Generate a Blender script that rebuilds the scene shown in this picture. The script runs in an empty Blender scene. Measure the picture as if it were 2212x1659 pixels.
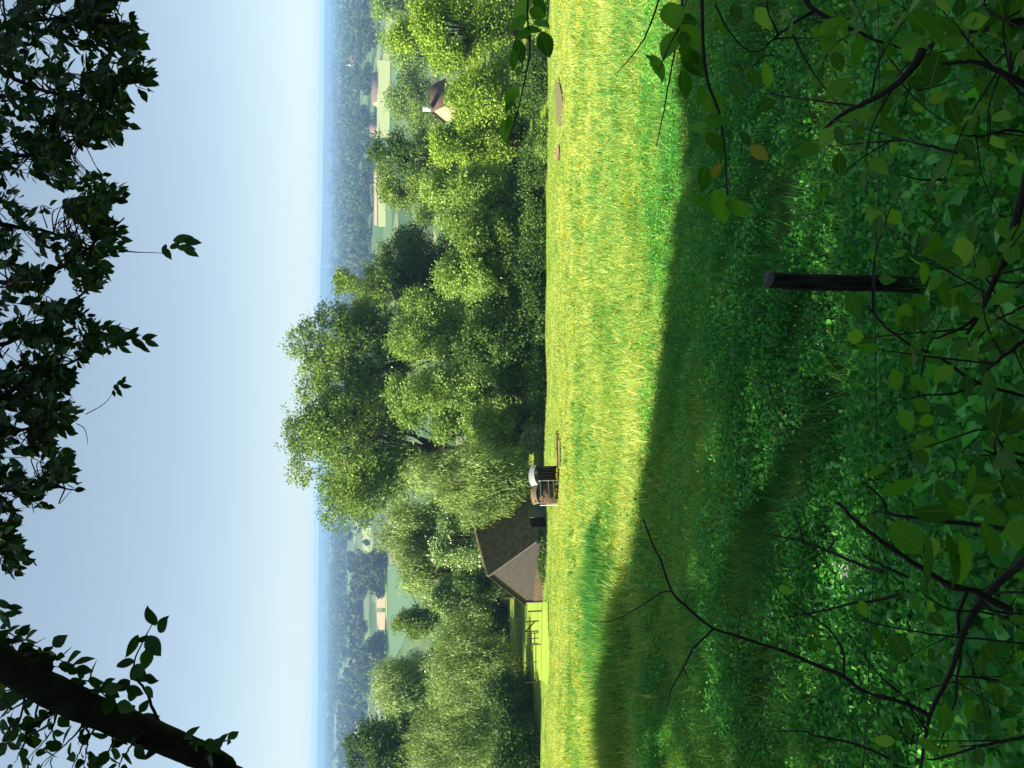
import bpy, math, random
import numpy as np
R = math.radians
rng = np.random.default_rng(7)
random.seed(7)
S = bpy.context.scene
C = S.collection

# ------------------------------------------------------------------ camera (photograph taken with the phone turned on its side)
F = 0.77                                   # focal length / long side
PITCH, ROLL = R(13.75), R(0.62)
fwd = np.array([0, math.cos(PITCH), -math.sin(PITCH)])
up0 = np.array([0, math.sin(PITCH), math.cos(PITCH)])
x0 = np.array([1.0, 0, 0])
rt = math.cos(ROLL) * x0 + math.sin(ROLL) * up0
up = math.cos(ROLL) * up0 - math.sin(ROLL) * x0
cd = bpy.data.cameras.new('camera')
cam = bpy.data.objects.new('camera', cd)
C.objects.link(cam)
cd.sensor_fit = 'HORIZONTAL'
cd.sensor_width = 36
cd.lens = 36 * F
cd.clip_start = 0.05
cd.clip_end = 60000
from mathutils import Matrix, Vector
ax, ay, az = -up, rt, -fwd
cam.matrix_world = Matrix([[ax[i], ay[i], az[i], 0] for i in range(3)] + [[0, 0, 0, 1]])
S.camera = cam

# ------------------------------------------------------------------ sky, sun, exposure
SUN_EL, SUN_AZ = R(38), R(80)              # azimuth from behind the camera round to the left
sun_dir = np.array([-math.cos(SUN_EL) * math.sin(SUN_AZ), -math.cos(SUN_EL) * math.cos(SUN_AZ), math.sin(SUN_EL)])
W = bpy.data.worlds.new('World')
S.world = W
W.use_nodes = True
nt = W.node_tree
bg = nt.nodes['Background']
sky = nt.nodes.new('ShaderNodeTexSky')
sky.sky_type = 'NISHITA'
sky.sun_disc = False
sky.sun_elevation = SUN_EL
sky.sun_rotation = math.atan2(sun_dir[0], sun_dir[1])
sky.air_density = 0.7
sky.dust_density = 1.0
sky.ozone_density = 2.0
sky.altitude = 1500
gam = nt.nodes.new('ShaderNodeGamma')         # evens out the very bright horizon of the clear-sky model
gam.inputs[1].default_value = 0.5
nt.links.new(sky.outputs[0], gam.inputs[0])
tint = nt.nodes.new('ShaderNodeMix')
tint.data_type = 'RGBA'
tint.blend_type = 'MULTIPLY'
tint.inputs['Factor'].default_value = 1
tint.inputs['B'].default_value = (.95, 1.0, .955, 1)
nt.links.new(gam.outputs[0], tint.inputs['A'])
nt.links.new(tint.outputs['Result'], bg.inputs[0])
bg.inputs[1].default_value = 0.112
sl = bpy.data.lights.new('sun', 'SUN')
sl.energy = 4.4
sl.angle = R(0.53)
sl.color = (1.0, 0.90, 0.70)
so = bpy.data.objects.new('sun', sl)
C.objects.link(so)
so.rotation_euler = Vector(sun_dir).to_track_quat('Z', 'Y').to_euler()
S.view_settings.view_transform = 'Standard'
S.view_settings.look = 'None'
S.view_settings.exposure = 1.8
S.view_settings.gamma = 1
S.view_settings.use_curve_mapping = False
S.render.engine = 'CYCLES'
S.cycles.max_bounces = 12
S.cycles.diffuse_bounces = 7
S.cycles.transmission_bounces = 6
S.cycles.volume_bounces = 0
S.cycles.transparent_max_bounces = 8
S.cycles.use_denoising = True
S.cycles.sample_clamp_indirect = 4

# ------------------------------------------------------------------ helpers
FD = F * 2212.0                            # focal length in photo units (2212 wide)


def ray(dx, dy):
    return fwd + rt * ((829.5 - dy) / FD) - up * ((dx - 1106) / FD)


def P(dx, dy, depth):                      # a point at a given distance along the view axis
    return ray(dx, dy) * depth


def PY(dx, dy, Y):                         # a point at a given forward distance
    r = ray(dx, dy)
    return r * (Y / r[1])


def project(p):
    p = np.atleast_2d(p)
    z = p @ fwd
    return 1106 - (p @ up) / z * FD, 829.5 - (p @ rt) / z * FD, z


_prof = np.array([(-60, 12), (-30, 4.5), (-8, 0.2), (-2, -1.15), (0, -1.6), (1.0, -1.95), (2.2, -2.6), (3.7, -3.42), (5, -3.85), (8, -4.5), (12, -5.5), (18, -7.0),
                  (25, -8.75), (33, -10.85), (40, -12.65), (48, -14.6), (54, -15.95), (58, -16.95), (62, -17.9), (70, -19.0), (82, -20.6), (100, -24.0),
                  (130, -28.5), (180, -34.5), (300, -49), (450, -60), (650, -68), (900, -70), (2000, -70), (4300, -70), (5200, -66), (5800, -45),
                  (6300, -12), (6500, -9.5), (6700, -15)], float)


POND = (16.75, 45.1, -13.86)               # a level trodden spot where the pond lies


def hgt(x, y):
    x = np.asarray(x, float)
    y = np.asarray(y, float)
    z = np.interp(y, _prof[:, 0], _prof[:, 1])
    near = np.clip((75 - np.abs(y)) / 20, 0, 1)
    z = z + near * (0.10 * np.sin(x * 0.55 + 0.3 * y) + 0.07 * np.sin(0.9 * y - 0.35 * x + 1.0)) * np.clip((np.abs(y) - 1.5) / 6, 0.15, 1)
    w = np.exp(-((x - POND[0]) / 2.6) ** 6 - ((y - POND[1]) / 1.5) ** 4)
    z = z * (1 - w) + w * (POND[2] - .06)
    far = np.clip((y - 4800) / 1700, 0, 1) * .7
    z = z + far * (6 * np.sin(x / 900.0 + 1) + 4 * np.sin(x / 370.0) + 3 * np.sin(x / 150.0 + 2))
    return z


def G(dx, dy):                             # where the view ray meets the terrain
    r = ray(dx, dy)
    r = r / r[1]
    ys = np.concatenate([np.arange(0.5, 100, 0.05), np.geomspace(100, 6700, 4000)])
    pz = r[2] * ys
    hz = hgt(r[0] * ys, ys)
    k = np.argmax(pz < hz)
    y = ys[k]
    return np.array([r[0] * y, y, float(hgt(r[0] * y, y))])


class MB:
    def __init__(self):
        self.v, self.loops, self.sizes, self.r, self.uv, self.n = [], [], [], [], [], 0

    def add(self, v, f, rnd=0.5):
        v = np.asarray(v, np.float32).reshape(-1, 3)
        f = np.asarray(f, np.int64)
        self.v.append(v)
        self.loops.append((f + self.n).ravel())
        self.sizes.append(np.full(f.shape[0], f.shape[1]))
        self.r.append(np.broadcast_to(np.asarray(rnd, np.float32), (len(v),)))
        self.uv.append(np.zeros((len(v), 2), np.float32))
        self.n += len(v)
        return self

    def poly(self, pts, rnd=0.5):
        return self.add(pts, [list(range(len(pts)))], rnd)

    def box(self, c, s, rz=0, rnd=0.5, M=None):
        q = np.array([(x, y, z) for x in (-.5, .5) for y in (-.5, .5) for z in (-.5, .5)]) * np.asarray(s, float)
        if M is not None:
            q = q @ np.asarray(M).T
        a = np.array([[math.cos(rz), -math.sin(rz), 0], [math.sin(rz), math.cos(rz), 0], [0, 0, 1]])
        return self.add(q @ a.T + np.asarray(c, float), [(0, 1, 3, 2), (4, 6, 7, 5), (0, 4, 5, 1), (2, 3, 7, 6), (0, 2, 6, 4), (1, 5, 7, 3)], rnd)

    def tube(self, pts, rad, k=6, rnd=0.5, cap=True):
        p = np.asarray(pts, float)
        m = len(p)
        rad = np.broadcast_to(np.asarray(rad, float), (m,))
        t = np.gradient(p, axis=0)
        t /= np.linalg.norm(t, axis=1)[:, None] + 1e-9
        ref = np.array([0.3, 0.2, 0.93]) if abs(t[:, 2]).mean() < 0.8 else np.array([1.0, 0.1, 0])
        a = np.cross(t, ref)
        a /= np.linalg.norm(a, axis=1)[:, None] + 1e-9
        b = np.cross(t, a)
        th = np.arange(k) * 2 * math.pi / k
        v = p[:, None] + rad[:, None, None] * (a[:, None] * np.cos(th)[None, :, None] + b[:, None] * np.sin(th)[None, :, None])
        i = np.arange(m - 1)[:, None] * k
        j = np.arange(k)[None]
        j2 = (j + 1) % k
        f = np.stack([i + j, i + j2, i + k + j2, i + k + j], -1).reshape(-1, 4)
        base = self.n
        self.add(v.reshape(-1, 3), f, rnd)
        if cap:
            for s in (0, (m - 1) * k):
                self.loops.append(np.arange(s, s + k) + base)
                self.sizes.append(np.array([k]))
        return self

    def leaves(self, c, d, n, L, Wd, tmpl, faces, rnd=None):
        c = np.asarray(c, float)
        N = len(c)
        if N == 0:
            return self
        d = d / (np.linalg.norm(d, axis=1)[:, None] + 1e-9)
        s = np.cross(n, d)
        s /= np.linalg.norm(s, axis=1)[:, None] + 1e-9
        n = np.cross(d, s)
        L = np.broadcast_to(np.asarray(L, float), (N,))
        Wd = np.broadcast_to(np.asarray(Wd, float), (N,))
        T = np.asarray(tmpl, float)
        v = c[:, None] + (d * L[:, None])[:, None] * T[None, :, 0:1] + (s * Wd[:, None])[:, None] * T[None, :, 1:2] + (n * L[:, None])[:, None] * T[None, :, 2:3]
        K = len(T)
        if rnd is None:
            rnd = rng.random(N)
        for fs in faces:
            fs = np.asarray(fs)
            f = (np.arange(N) * K)[:, None, None] + fs[None]
            self.loops.append((f + self.n).ravel())
            self.sizes.append(np.full(N * fs.shape[0], fs.shape[1]))
        self.v.append(v.reshape(-1, 3).astype(np.float32))
        self.r.append(np.repeat(rnd, K).astype(np.float32))
        self.uv.append(np.tile(T[:, :2].astype(np.float32), (N, 1)))
        self.n += N * K
        return self

    def build(self, name, m, parent=None, smooth=False):
        me = bpy.data.meshes.new(name)
        v = np.concatenate(self.v)
        lp = np.concatenate(self.loops).astype(np.int32)
        sz = np.concatenate(self.sizes).astype(np.int32)
        me.vertices.add(len(v))
        me.vertices.foreach_set('co', v.ravel())
        me.loops.add(len(lp))
        me.loops.foreach_set('vertex_index', lp)
        me.polygons.add(len(sz))
        st = np.zeros(len(sz), np.int32)
        st[1:] = np.cumsum(sz)[:-1]
        me.polygons.foreach_set('loop_start', st)
        me.update(calc_edges=True)
        a = me.attributes.new('rnd', 'FLOAT', 'POINT')
        a.data.foreach_set('value', np.concatenate(self.r).astype(np.float32))
        if m.name in ('bush_leaf', 'overhanging_leaf', 'undergrowth_leaf'):
            a = me.attributes.new('leaf', 'FLOAT2', 'POINT')
            a.data.foreach_set('vector', np.concatenate(self.uv).astype(np.float32).ravel())
        if smooth:
            me.polygons.foreach_set('use_smooth', np.ones(len(sz), bool))
        me.materials.append(m)
        o = bpy.data.objects.new(name, me)
        C.objects.link(o)
        if parent is not None:
            o.parent = parent
        return o


def tag(o, label, cat, group=None, kind=None):
    o['label'] = label
    if cat:
        o['category'] = cat
    if group:
        o['group'] = group
    if kind:
        o['kind'] = kind
    return o


def thing(name, label, cat, loc=(0, 0, 0), group=None, rz=0):
    o = bpy.data.objects.new(name, None)
    C.objects.link(o)
    o.location = [float(q) for q in loc]
    o.rotation_euler = (0, 0, rz)
    o.empty_display_size = 0.2
    return tag(o, label, cat, group)


def struct(o, label=None):
    o['kind'] = 'structure'
    if label:
        o['label'] = label
    return o


# leaf outlines (along, across, up): a folded ovate leaf, a coarse card, a grass blade
LEAF = [(0, 0, 0), (.16, .30, .03), (.38, .5, .05), (.62, .42, .03), (.84, .18, -.02), (1, 0, -.07), (.84, -.18, -.02), (.62, -.42, .03), (.38, -.5, .05), (.16, -.30, .03), (.5, 0, -.02)]
LEAF_F = [[(0, 10, 2, 1), (10, 5, 4, 3), (0, 9, 8, 10), (10, 7, 6, 5)], [(10, 3, 2), (10, 8, 7)]]
NT = 9
_t = np.linspace(0, 1, NT + 1)
_w = .5 * np.sin(np.pi * _t ** .8) ** .8
SER = [(0, 0, 0)]
for i_ in range(1, NT):
    SER += [(_t[i_] + .012, _w[i_] * 1.0, .05 * math.sin(3.1 * _t[i_])), (_t[i_] + .03, _w[i_] * .90 - .015, .05 * math.sin(3.1 * _t[i_]))]
SER += [(1.03, 0, -.10)]
_h = len(SER)
SER += [(a_, -b_, c_) for a_, b_, c_ in SER[1:-1]]
SER += [(_t[i_], 0, -.03 * math.sin(3.1 * _t[i_]) - .06 * _t[i_] ** 2) for i_ in range(1, NT)]
_m = 2 * _h - 2                              # first midrib vertex


def _serf():
    tri, quad = [], []
    for sg in (0, 1):
        o = [0] + [(k if sg == 0 else _h - 1 + k) for k in range(1, 2 * NT - 1)] + [_h - 1]
        mr = [0] + [_m + k for k in range(NT - 1)] + [_h - 1]
        fl = (lambda f: f if sg else f[::-1])
        tri.append(fl((0, o[1], mr[1])))
        for k in range(1, NT):
            a_, b_ = o[2 * k - 1], o[2 * k]
            tri.append(fl((mr[k], a_, b_)))
            if k < NT - 1:
                quad.append(fl((mr[k], b_, o[2 * k + 1], mr[k + 1])))
            else:
                tri.append(fl((mr[k], b_, o[-1])))
    return [tri, quad]


SER_F = _serf()
CARD = [(0, 0, 0), (.45, .5, .06), (1, 0, -.04), (.5, -.5, .02)]
CARD_F = [[(0, 3, 2, 1)]]
BLADE = [(0, .5, 0), (0, -.5, 0), (.5, .42, 0), (.5, -.42, 0), (1, 0, -.18)]
BLADE_F = [[(0, 1, 3, 2)], [(2, 3, 4)]]


def unit(a):
    return a / (np.linalg.norm(a, axis=-1, keepdims=True) + 1e-9)


# ------------------------------------------------------------------ materials
def mat(name, fn):
    m = bpy.data.materials.new(name)
    m.use_nodes = True
    n = m.node_tree
    n.nodes.clear()
    out = n.nodes.new('ShaderNodeOutputMaterial')
    fn(n, out)
    return m


def ramp(n, src, stops):
    r = n.nodes.new('ShaderNodeValToRGB')
    e = r.color_ramp.elements
    while len(e) < len(stops):
        e.new(0.5)
    for q, (p, c) in zip(e, stops):
        q.position = p
        q.color = (*c, 1)
    n.links.new(src, r.inputs[0])
    return r.outputs[0]


def leafy(name, stops, trans=0.35, tcol=(1.0, 1.15, 0.45), rough=0.5, spec=0.3, scale=0.0, veins=False):
    def fn(n, out):
        at = n.nodes.new('ShaderNodeAttribute')
        at.attribute_name = 'rnd'
        src = at.outputs['Fac']
        if scale:
            geo = n.nodes.new('ShaderNodeNewGeometry')
            no = n.nodes.new('ShaderNodeTexNoise')
            no.inputs['Scale'].default_value = scale
            no.inputs['Detail'].default_value = 3
            n.links.new(geo.outputs['Position'], no.inputs['Vector'])
            mx = n.nodes.new('ShaderNodeMath')
            mx.operation = 'MULTIPLY_ADD'
            n.links.new(no.outputs[0], mx.inputs[0])
            mx.inputs[1].default_value = 1.6
            mx.inputs[2].default_value = -0.8
            ad = n.nodes.new('ShaderNodeMath')
            n.links.new(mx.outputs[0], ad.inputs[0])
            n.links.new(src, ad.inputs[1])
            src = ad.outputs[0]
        col = ramp(n, src, stops)
        if veins:
            la = n.nodes.new('ShaderNodeAttribute')
            la.attribute_name = 'leaf'
            sp = n.nodes.new('ShaderNodeSeparateXYZ')
            n.links.new(la.outputs['Vector'], sp.inputs[0])

            def mth(op, a, b=None):
                q = n.nodes.new('ShaderNodeMath')
                q.operation = op
                for i_, z in enumerate((a, b)):
                    if z is None:
                        continue
                    if isinstance(z, (int, float)):
                        q.inputs[i_].default_value = z
                    else:
                        n.links.new(z, q.inputs[i_])
                return q.outputs[0]
            ab = mth('ABSOLUTE', sp.outputs[1])
            mid = mth('LESS_THAN', ab, .022)
            side = mth('LESS_THAN', mth('FRACT', mth('MULTIPLY', mth('SUBTRACT', sp.outputs[0], mth('MULTIPLY', ab, .75)), 8.0)), .10)
            vein = mth('MULTIPLY', mth('MAXIMUM', mid, mth('MULTIPLY', side, .55)), .5)
            vm = n.nodes.new('ShaderNodeMix')
            vm.data_type = 'RGBA'
            n.links.new(vein, vm.inputs['Factor'])
            n.links.new(col, vm.inputs['A'])
            vm.inputs['B'].default_value = (.22, .30, .07, 1)
            col = vm.outputs['Result']
        pb = n.nodes.new('ShaderNodeBsdfPrincipled')
        pb.inputs['Roughness'].default_value = rough
        pb.inputs['Specular IOR Level'].default_value = spec
        n.links.new(col, pb.inputs['Base Color'])
        tr = n.nodes.new('ShaderNodeBsdfTranslucent')
        mm = n.nodes.new('ShaderNodeMix')
        mm.data_type = 'RGBA'
        mm.blend_type = 'MULTIPLY'
        mm.inputs['Factor'].default_value = 1
        n.links.new(col, mm.inputs['A'])
        mm.inputs['B'].default_value = (*tcol, 1)
        n.links.new(mm.outputs['Result'], tr.inputs[0])
        ms = n.nodes.new('ShaderNodeMixShader')
        ms.inputs[0].default_value = trans
        n.links.new(pb.outputs[0], ms.inputs[1])
        n.links.new(tr.outputs[0], ms.inputs[2])
        n.links.new(ms.outputs[0], out.inputs[0])
    return mat(name, fn)


def plain(name, c0, c1=None, scale=8.0, rough=0.8, spec=0.2, stretch=(1, 1, 1), metal=0.0, bump=0.0, detail=6, coord='Object'):
    def fn(n, out):
        pb = n.nodes.new('ShaderNodeBsdfPrincipled')
        pb.inputs['Roughness'].default_value = rough
        pb.inputs['Specular IOR Level'].default_value = spec
        pb.inputs['Metallic'].default_value = metal
        tc = n.nodes.new('ShaderNodeTexCoord')
        mp = n.nodes.new('ShaderNodeMapping')
        mp.inputs['Scale'].default_value = stretch
        n.links.new(tc.outputs[coord], mp.inputs[0])
        no = n.nodes.new('ShaderNodeTexNoise')
        no.inputs['Scale'].default_value = scale
        no.inputs['Detail'].default_value = detail
        n.links.new(mp.outputs[0], no.inputs['Vector'])
        n.links.new(ramp(n, no.outputs[0], [(0.3, c0), (0.7, c1 or c0)]), pb.inputs['Base Color'])
        if bump:
            b = n.nodes.new('ShaderNodeBump')
            b.inputs['Strength'].default_value = bump
            n.links.new(no.outputs[0], b.inputs['Height'])
            n.links.new(b.outputs[0], pb.inputs['Normal'])
        n.links.new(pb.outputs[0], out.inputs[0])
    return mat(name, fn)


M = {}
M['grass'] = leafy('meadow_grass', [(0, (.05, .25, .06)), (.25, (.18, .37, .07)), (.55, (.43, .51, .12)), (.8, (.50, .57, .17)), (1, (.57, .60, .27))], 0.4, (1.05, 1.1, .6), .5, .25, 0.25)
M['weeds'] = leafy('undergrowth_leaf', [(0, (0.025, 0.156, 0.022)), (.5, (0.070, 0.340, 0.038)), (.85, (0.139, 0.510, 0.066)), (1, (0.238, 0.595, 0.168))], 0.4, (1.0, 1.2, .4), .5, .2, 0.8)
M['flower'] = leafy('buttercup_petal', [(0, (.75, .52, .01)), (1, (.9, .68, .04))], .3, (1, 1, 1), .4, .4)
M['blue_speck'] = leafy('pale_blue_speck', [(0, (.20, .30, .62)), (1, (.38, .48, .75))], .3, (1, 1, 1))
M['white_flower'] = leafy('white_petal', [(0, (.65, .65, .6)), (1, (.8, .8, .78))], .3, (1, 1, 1))
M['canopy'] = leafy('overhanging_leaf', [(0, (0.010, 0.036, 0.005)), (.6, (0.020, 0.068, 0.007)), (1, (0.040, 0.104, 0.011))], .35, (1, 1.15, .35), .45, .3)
M['bushleaf'] = leafy('bush_leaf', [(0, (0.026, 0.104, 0.008)), (.55, (0.065, 0.221, 0.013)), (.9, (0.130, 0.338, 0.023)), (.965, (0.221, 0.442, 0.052)), (1, (0.286, 0.182, 0.039))], .5, (1, 1.15, .35), .5, .2, 0.0, True)
M['tree_mid'] = leafy('broad_tree_leaf', [(0, (0.063, 0.138, 0.023)), (.5, (0.136, 0.237, 0.037)), (1, (0.253, 0.365, 0.066))], .3, (1.1, 1.1, .45), .5, .35, .22)
M['tree_light'] = leafy('light_tree_leaf', [(0, (0.108, 0.204, 0.041)), (.5, (0.201, 0.336, 0.061)), (1, (0.339, 0.478, 0.124))], .35, (1.1, 1.1, .45), .5, .35, .22)
M['tree_bright'] = leafy('bright_tree_leaf', [(0, (0.111, 0.213, 0.022)), (.5, (0.212, 0.348, 0.037)), (1, (0.364, 0.505, 0.073))], .35, (1.1, 1.1, .45), .5, .3, .22)
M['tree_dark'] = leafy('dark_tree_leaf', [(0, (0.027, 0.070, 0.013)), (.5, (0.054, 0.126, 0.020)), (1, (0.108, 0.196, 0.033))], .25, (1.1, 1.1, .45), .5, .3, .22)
M['willow'] = leafy('willow_leaf', [(0, (0.121, 0.212, 0.051)), (.5, (0.206, 0.313, 0.085)), (1, (0.335, 0.460, 0.154))], .3, (1.1, 1.05, .5), .5, .3, .2)
M['elder'] = leafy('painted_gloss_leaf', [(0, (0.084, 0.185, 0.049)), (.55, (0.185, 0.302, 0.081)), (.85, (0.437, 0.554, 0.260)), (1, (0.706, 0.790, 0.520))], .25, (1.1, 1.1, .5), .35, .5)  # whitish stops paint gloss highlights into some of the leaves
M['far_leaf'] = leafy('distant_tree_leaf', [(0, (0.020, 0.043, 0.018)), (.5, (0.036, 0.068, 0.024)), (1, (0.068, 0.102, 0.033))], .2, (1.1, 1.1, .5), .6, .2, .02)
M['wood'] = leafy('shading_wood_leaf', [(0, (.04, .12, .02)), (1, (.11, .25, .04))], .4, (.9, 1.2, .5))
M['bark'] = plain('grey_brown_bark', (.035, .028, .02), (.085, .07, .05), 9, .9, .1, (1, 1, .25), bump=.6)
M['darkbark'] = plain('dark_twig_bark', (.012, .010, .008), (.03, .024, .018), 14, .75, .2, (1, 1, .5), bump=.4)
M['mossbark'] = plain('mossy_bark', (.012, .011, .009), (.03, .032, .016), 14, .9, .1, (1, 1, .4), bump=.7)
M['palebark'] = plain('pale_bark', (.3, .28, .24), (.5, .47, .42), 6, .8, .2)

# ------------------------------------------------------------------ ground
def ground_mat(n, out):
    geo = n.nodes.new('ShaderNodeNewGeometry')
    sx = n.nodes.new('ShaderNodeSeparateXYZ')
    n.links.new(geo.outputs['Position'], sx.inputs[0])
    no = n.nodes.new('ShaderNodeTexNoise')
    no.inputs['Scale'].default_value = 1.7
    no.inputs['Detail'].default_value = 8
    n.links.new(geo.outputs['Position'], no.inputs['Vector'])
    near = ramp(n, no.outputs[0], [(.3, (.05, .10, .012)), (.5, (.16, .24, .03)), (.7, (.25, .31, .05))])
    ms = n.nodes.new('ShaderNodeMapRange')          # leaf litter and bare soil on the steep bank, shade painted into the dark tone
    ms.inputs['From Min'].default_value = 5
    ms.inputs['From Max'].default_value = 9
    n.links.new(sx.outputs[1], ms.inputs['Value'])
    mz = n.nodes.new('ShaderNodeMix')
    mz.data_type = 'RGBA'
    n.links.new(ms.outputs[0], mz.inputs['Factor'])
    mz.inputs['A'].default_value = (.022, .02, .010, 1)
    n.links.new(near, mz.inputs['B'])
    near = mz.outputs['Result']
    mp = n.nodes.new('ShaderNodeMapping')
    mp.inputs['Scale'].default_value = (.0034, .0022, 0)
    mp.inputs['Rotation'].default_value = (0, 0, .35)
    n.links.new(geo.outputs['Position'], mp.inputs[0])
    vo = n.nodes.new('ShaderNodeTexVoronoi')
    vo.inputs['Randomness'].default_value = .8
    n.links.new(mp.outputs[0], vo.inputs['Vector'])
    hs = n.nodes.new('ShaderNodeSeparateColor')
    n.links.new(vo.outputs['Color'], hs.inputs[0])
    far = ramp(n, hs.outputs[0], [(0, (.035, .075, .025)), (.3, (.065, .12, .03)), (.55, (.10, .16, .05)), (.7, (.04, .07, .025)), (.85, (.24, .25, .10)), (1, (.06, .12, .04))])
    mr = n.nodes.new('ShaderNodeMapRange')
    mr.inputs['From Min'].default_value = 90
    mr.inputs['From Max'].default_value = 200
    n.links.new(sx.outputs[1], mr.inputs['Value'])
    mx = n.nodes.new('ShaderNodeMix')
    mx.data_type = 'RGBA'
    n.links.new(mr.outputs[0], mx.inputs['Factor'])
    n.links.new(near, mx.inputs['A'])
    n.links.new(far, mx.inputs['B'])
    # wooded hills at the horizon
    mr2 = n.nodes.new('ShaderNodeMapRange')
    mr2.inputs['From Min'].default_value = 3300
    mr2.inputs['From Max'].default_value = 4600
    n.links.new(sx.outputs[1], mr2.inputs['Value'])
    mx2 = n.nodes.new('ShaderNodeMix')
    mx2.data_type = 'RGBA'
    n.links.new(mr2.outputs[0], mx2.inputs['Factor'])
    n.links.new(mx.outputs['Result'], mx2.inputs['A'])
    mx2.inputs['B'].default_value = (.04, .075, .03, 1)
    pb = n.nodes.new('ShaderNodeBsdfPrincipled')
    pb.inputs['Roughness'].default_value = .9
    pb.inputs['Specular IOR Level'].default_value = .1
    n.links.new(mx2.outputs['Result'], pb.inputs['Base Color'])
    n.links.new(pb.outputs[0], out.inputs[0])


M['ground'] = mat('hillside_and_valley', ground_mat)
ys = np.unique(np.concatenate([np.arange(-60, 100, .5), np.geomspace(100, 6700, 160), _prof[:, 0]]))
ts = np.sign(np.linspace(-1, 1, 121)) * np.abs(np.linspace(-1, 1, 121)) ** 1.5
gx = ts[None] * (60 + 1.1 * np.clip(ys, 0, None))[:, None]
gy = np.broadcast_to(ys[:, None], gx.shape)
gv = np.stack([gx, gy, hgt(gx, gy)], -1)
ny, nx = gx.shape
ii = np.arange(ny - 1)[:, None] * nx + np.arange(nx - 1)[None]
gf = np.stack([ii, ii + 1, ii + nx + 1, ii + nx], -1).reshape(-1, 4)
struct(MB().add(gv.reshape(-1, 3), gf).build('ground', M['ground'], smooth=True))


def sheet(name, pts, m, lift, label, sub=14):
    """a patch of the terrain bounded by ground points, draped a little above it"""
    pts = np.array([q[:2] for q in pts])
    c = pts.mean(0)
    rings = [np.array([c])]
    bd = np.concatenate([np.linspace(pts[i], pts[(i + 1) % len(pts)], 8, endpoint=False) for i in range(len(pts))])
    b = MB()
    K = len(bd)
    st = [c + (bd - c) * k / sub for k in range(1, sub + 1)]
    v = np.concatenate([[c]] + st)
    v3 = np.column_stack([v, hgt(v[:, 0], v[:, 1]) + lift])
    b.add(v3, [(0, 1 + j, 1 + (j + 1) % K) for j in range(K)])
    fs = [(1 + k * K + j, 1 + (k + 1) * K + j, 1 + (k + 1) * K + (j + 1) % K, 1 + k * K + (j + 1) % K) for k in range(sub - 1) for j in range(K)]
    b.loops.append(np.array(fs).ravel())
    b.sizes.append(np.full(len(fs), 4))
    return struct(b.build(name, m), label)


# ------------------------------------------------------------------ fields in the valley
FIELD = {}
for k, c0, c1 in (('pale', (.24, .29, .11), (.28, .33, .13)), ('green', (.085, .155, .075), (.105, .175, .085)), ('tan', (.33, .25, .16), (.38, .30, .20)), ('lime', (.22, .32, .08), (.27, .37, .10))):
    FIELD[k] = plain('field_' + k, c0, c1, .01, .9, .1, coord='Generated')
fields = [
    ('pale', [(817, 370), (818, 490), (834, 490), (833, 370)], 'pale green hayfield behind the middle of the tree belt'),
    ('tan', [(809, 370), (809, 486), (815, 488), (815, 370)], 'thin tan strip of stubble above the pale hayfield'),
    ('pale', [(815, 130), (815, 300), (842, 296), (844, 130)], 'pale mown field below the long brick barn'),
    ('green', [(846, 150), (848, 230), (884, 215), (884, 150)], 'blue green field left of the tall bright trees'),
    ('green', [(838, 1222), (844, 1436), (866, 1400), (905, 1316), (856, 1222)], 'wide blue green field beyond the barn'),
    ('lime', [(833, 1222), (835, 1440), (838, 1440), (836, 1222)], 'narrow light green margin above the blue green field'),
    ('tan', [(814, 1287), (814, 1313), (833, 1313), (833, 1287)], 'bare brown plot among far trees'),
    ('tan', [(815, 1322), (815, 1360), (833, 1360), (833, 1322)], 'wider bare brown plot among far trees'),
    ('pale', [(782, 1140), (783, 1200), (805, 1190), (803, 1140)], 'pale field left of the big poplars'),
    ('pale', [(760, 1427), (762, 1510), (769, 1508), (768, 1427)], 'small pale field in the hazy valley'),
    ('green', [(742, 345), (742, 420), (762, 420), (760, 350)], 'small blue green field in the hazy valley'),
    ('lime', [(748, 70), (748, 240), (754, 240), (754, 70)], 'long thin light field in the hazy valley'),
]
for k, pl, lb in fields:
    sheet('field', [G(*q) for q in pl], FIELD[k], .35, lb)

# ------------------------------------------------------------------ pond and path at the foot of the meadow
def water_mat(n, out):
    pb = n.nodes.new('ShaderNodeBsdfPrincipled')
    pb.inputs['Base Color'].default_value = (.16, .13, .055, 1)
    pb.inputs['Roughness'].default_value = .3
    pb.inputs['Specular IOR Level'].default_value = .25
    no = n.nodes.new('ShaderNodeTexNoise')
    no.inputs['Scale'].default_value = 3.0
    b = n.nodes.new('ShaderNodeBump')
    b.inputs['Strength'].default_value = .06
    n.links.new(no.outputs[0], b.inputs['Height'])
    n.links.new(b.outputs[0], pb.inputs['Normal'])
    n.links.new(pb.outputs[0], out.inputs[0])


M['water'] = mat('muddy_water', water_mat)
M['mud'] = plain('bare_mud', (.16, .11, .07), (.26, .19, .12), 1.2, .95, .1)


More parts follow.
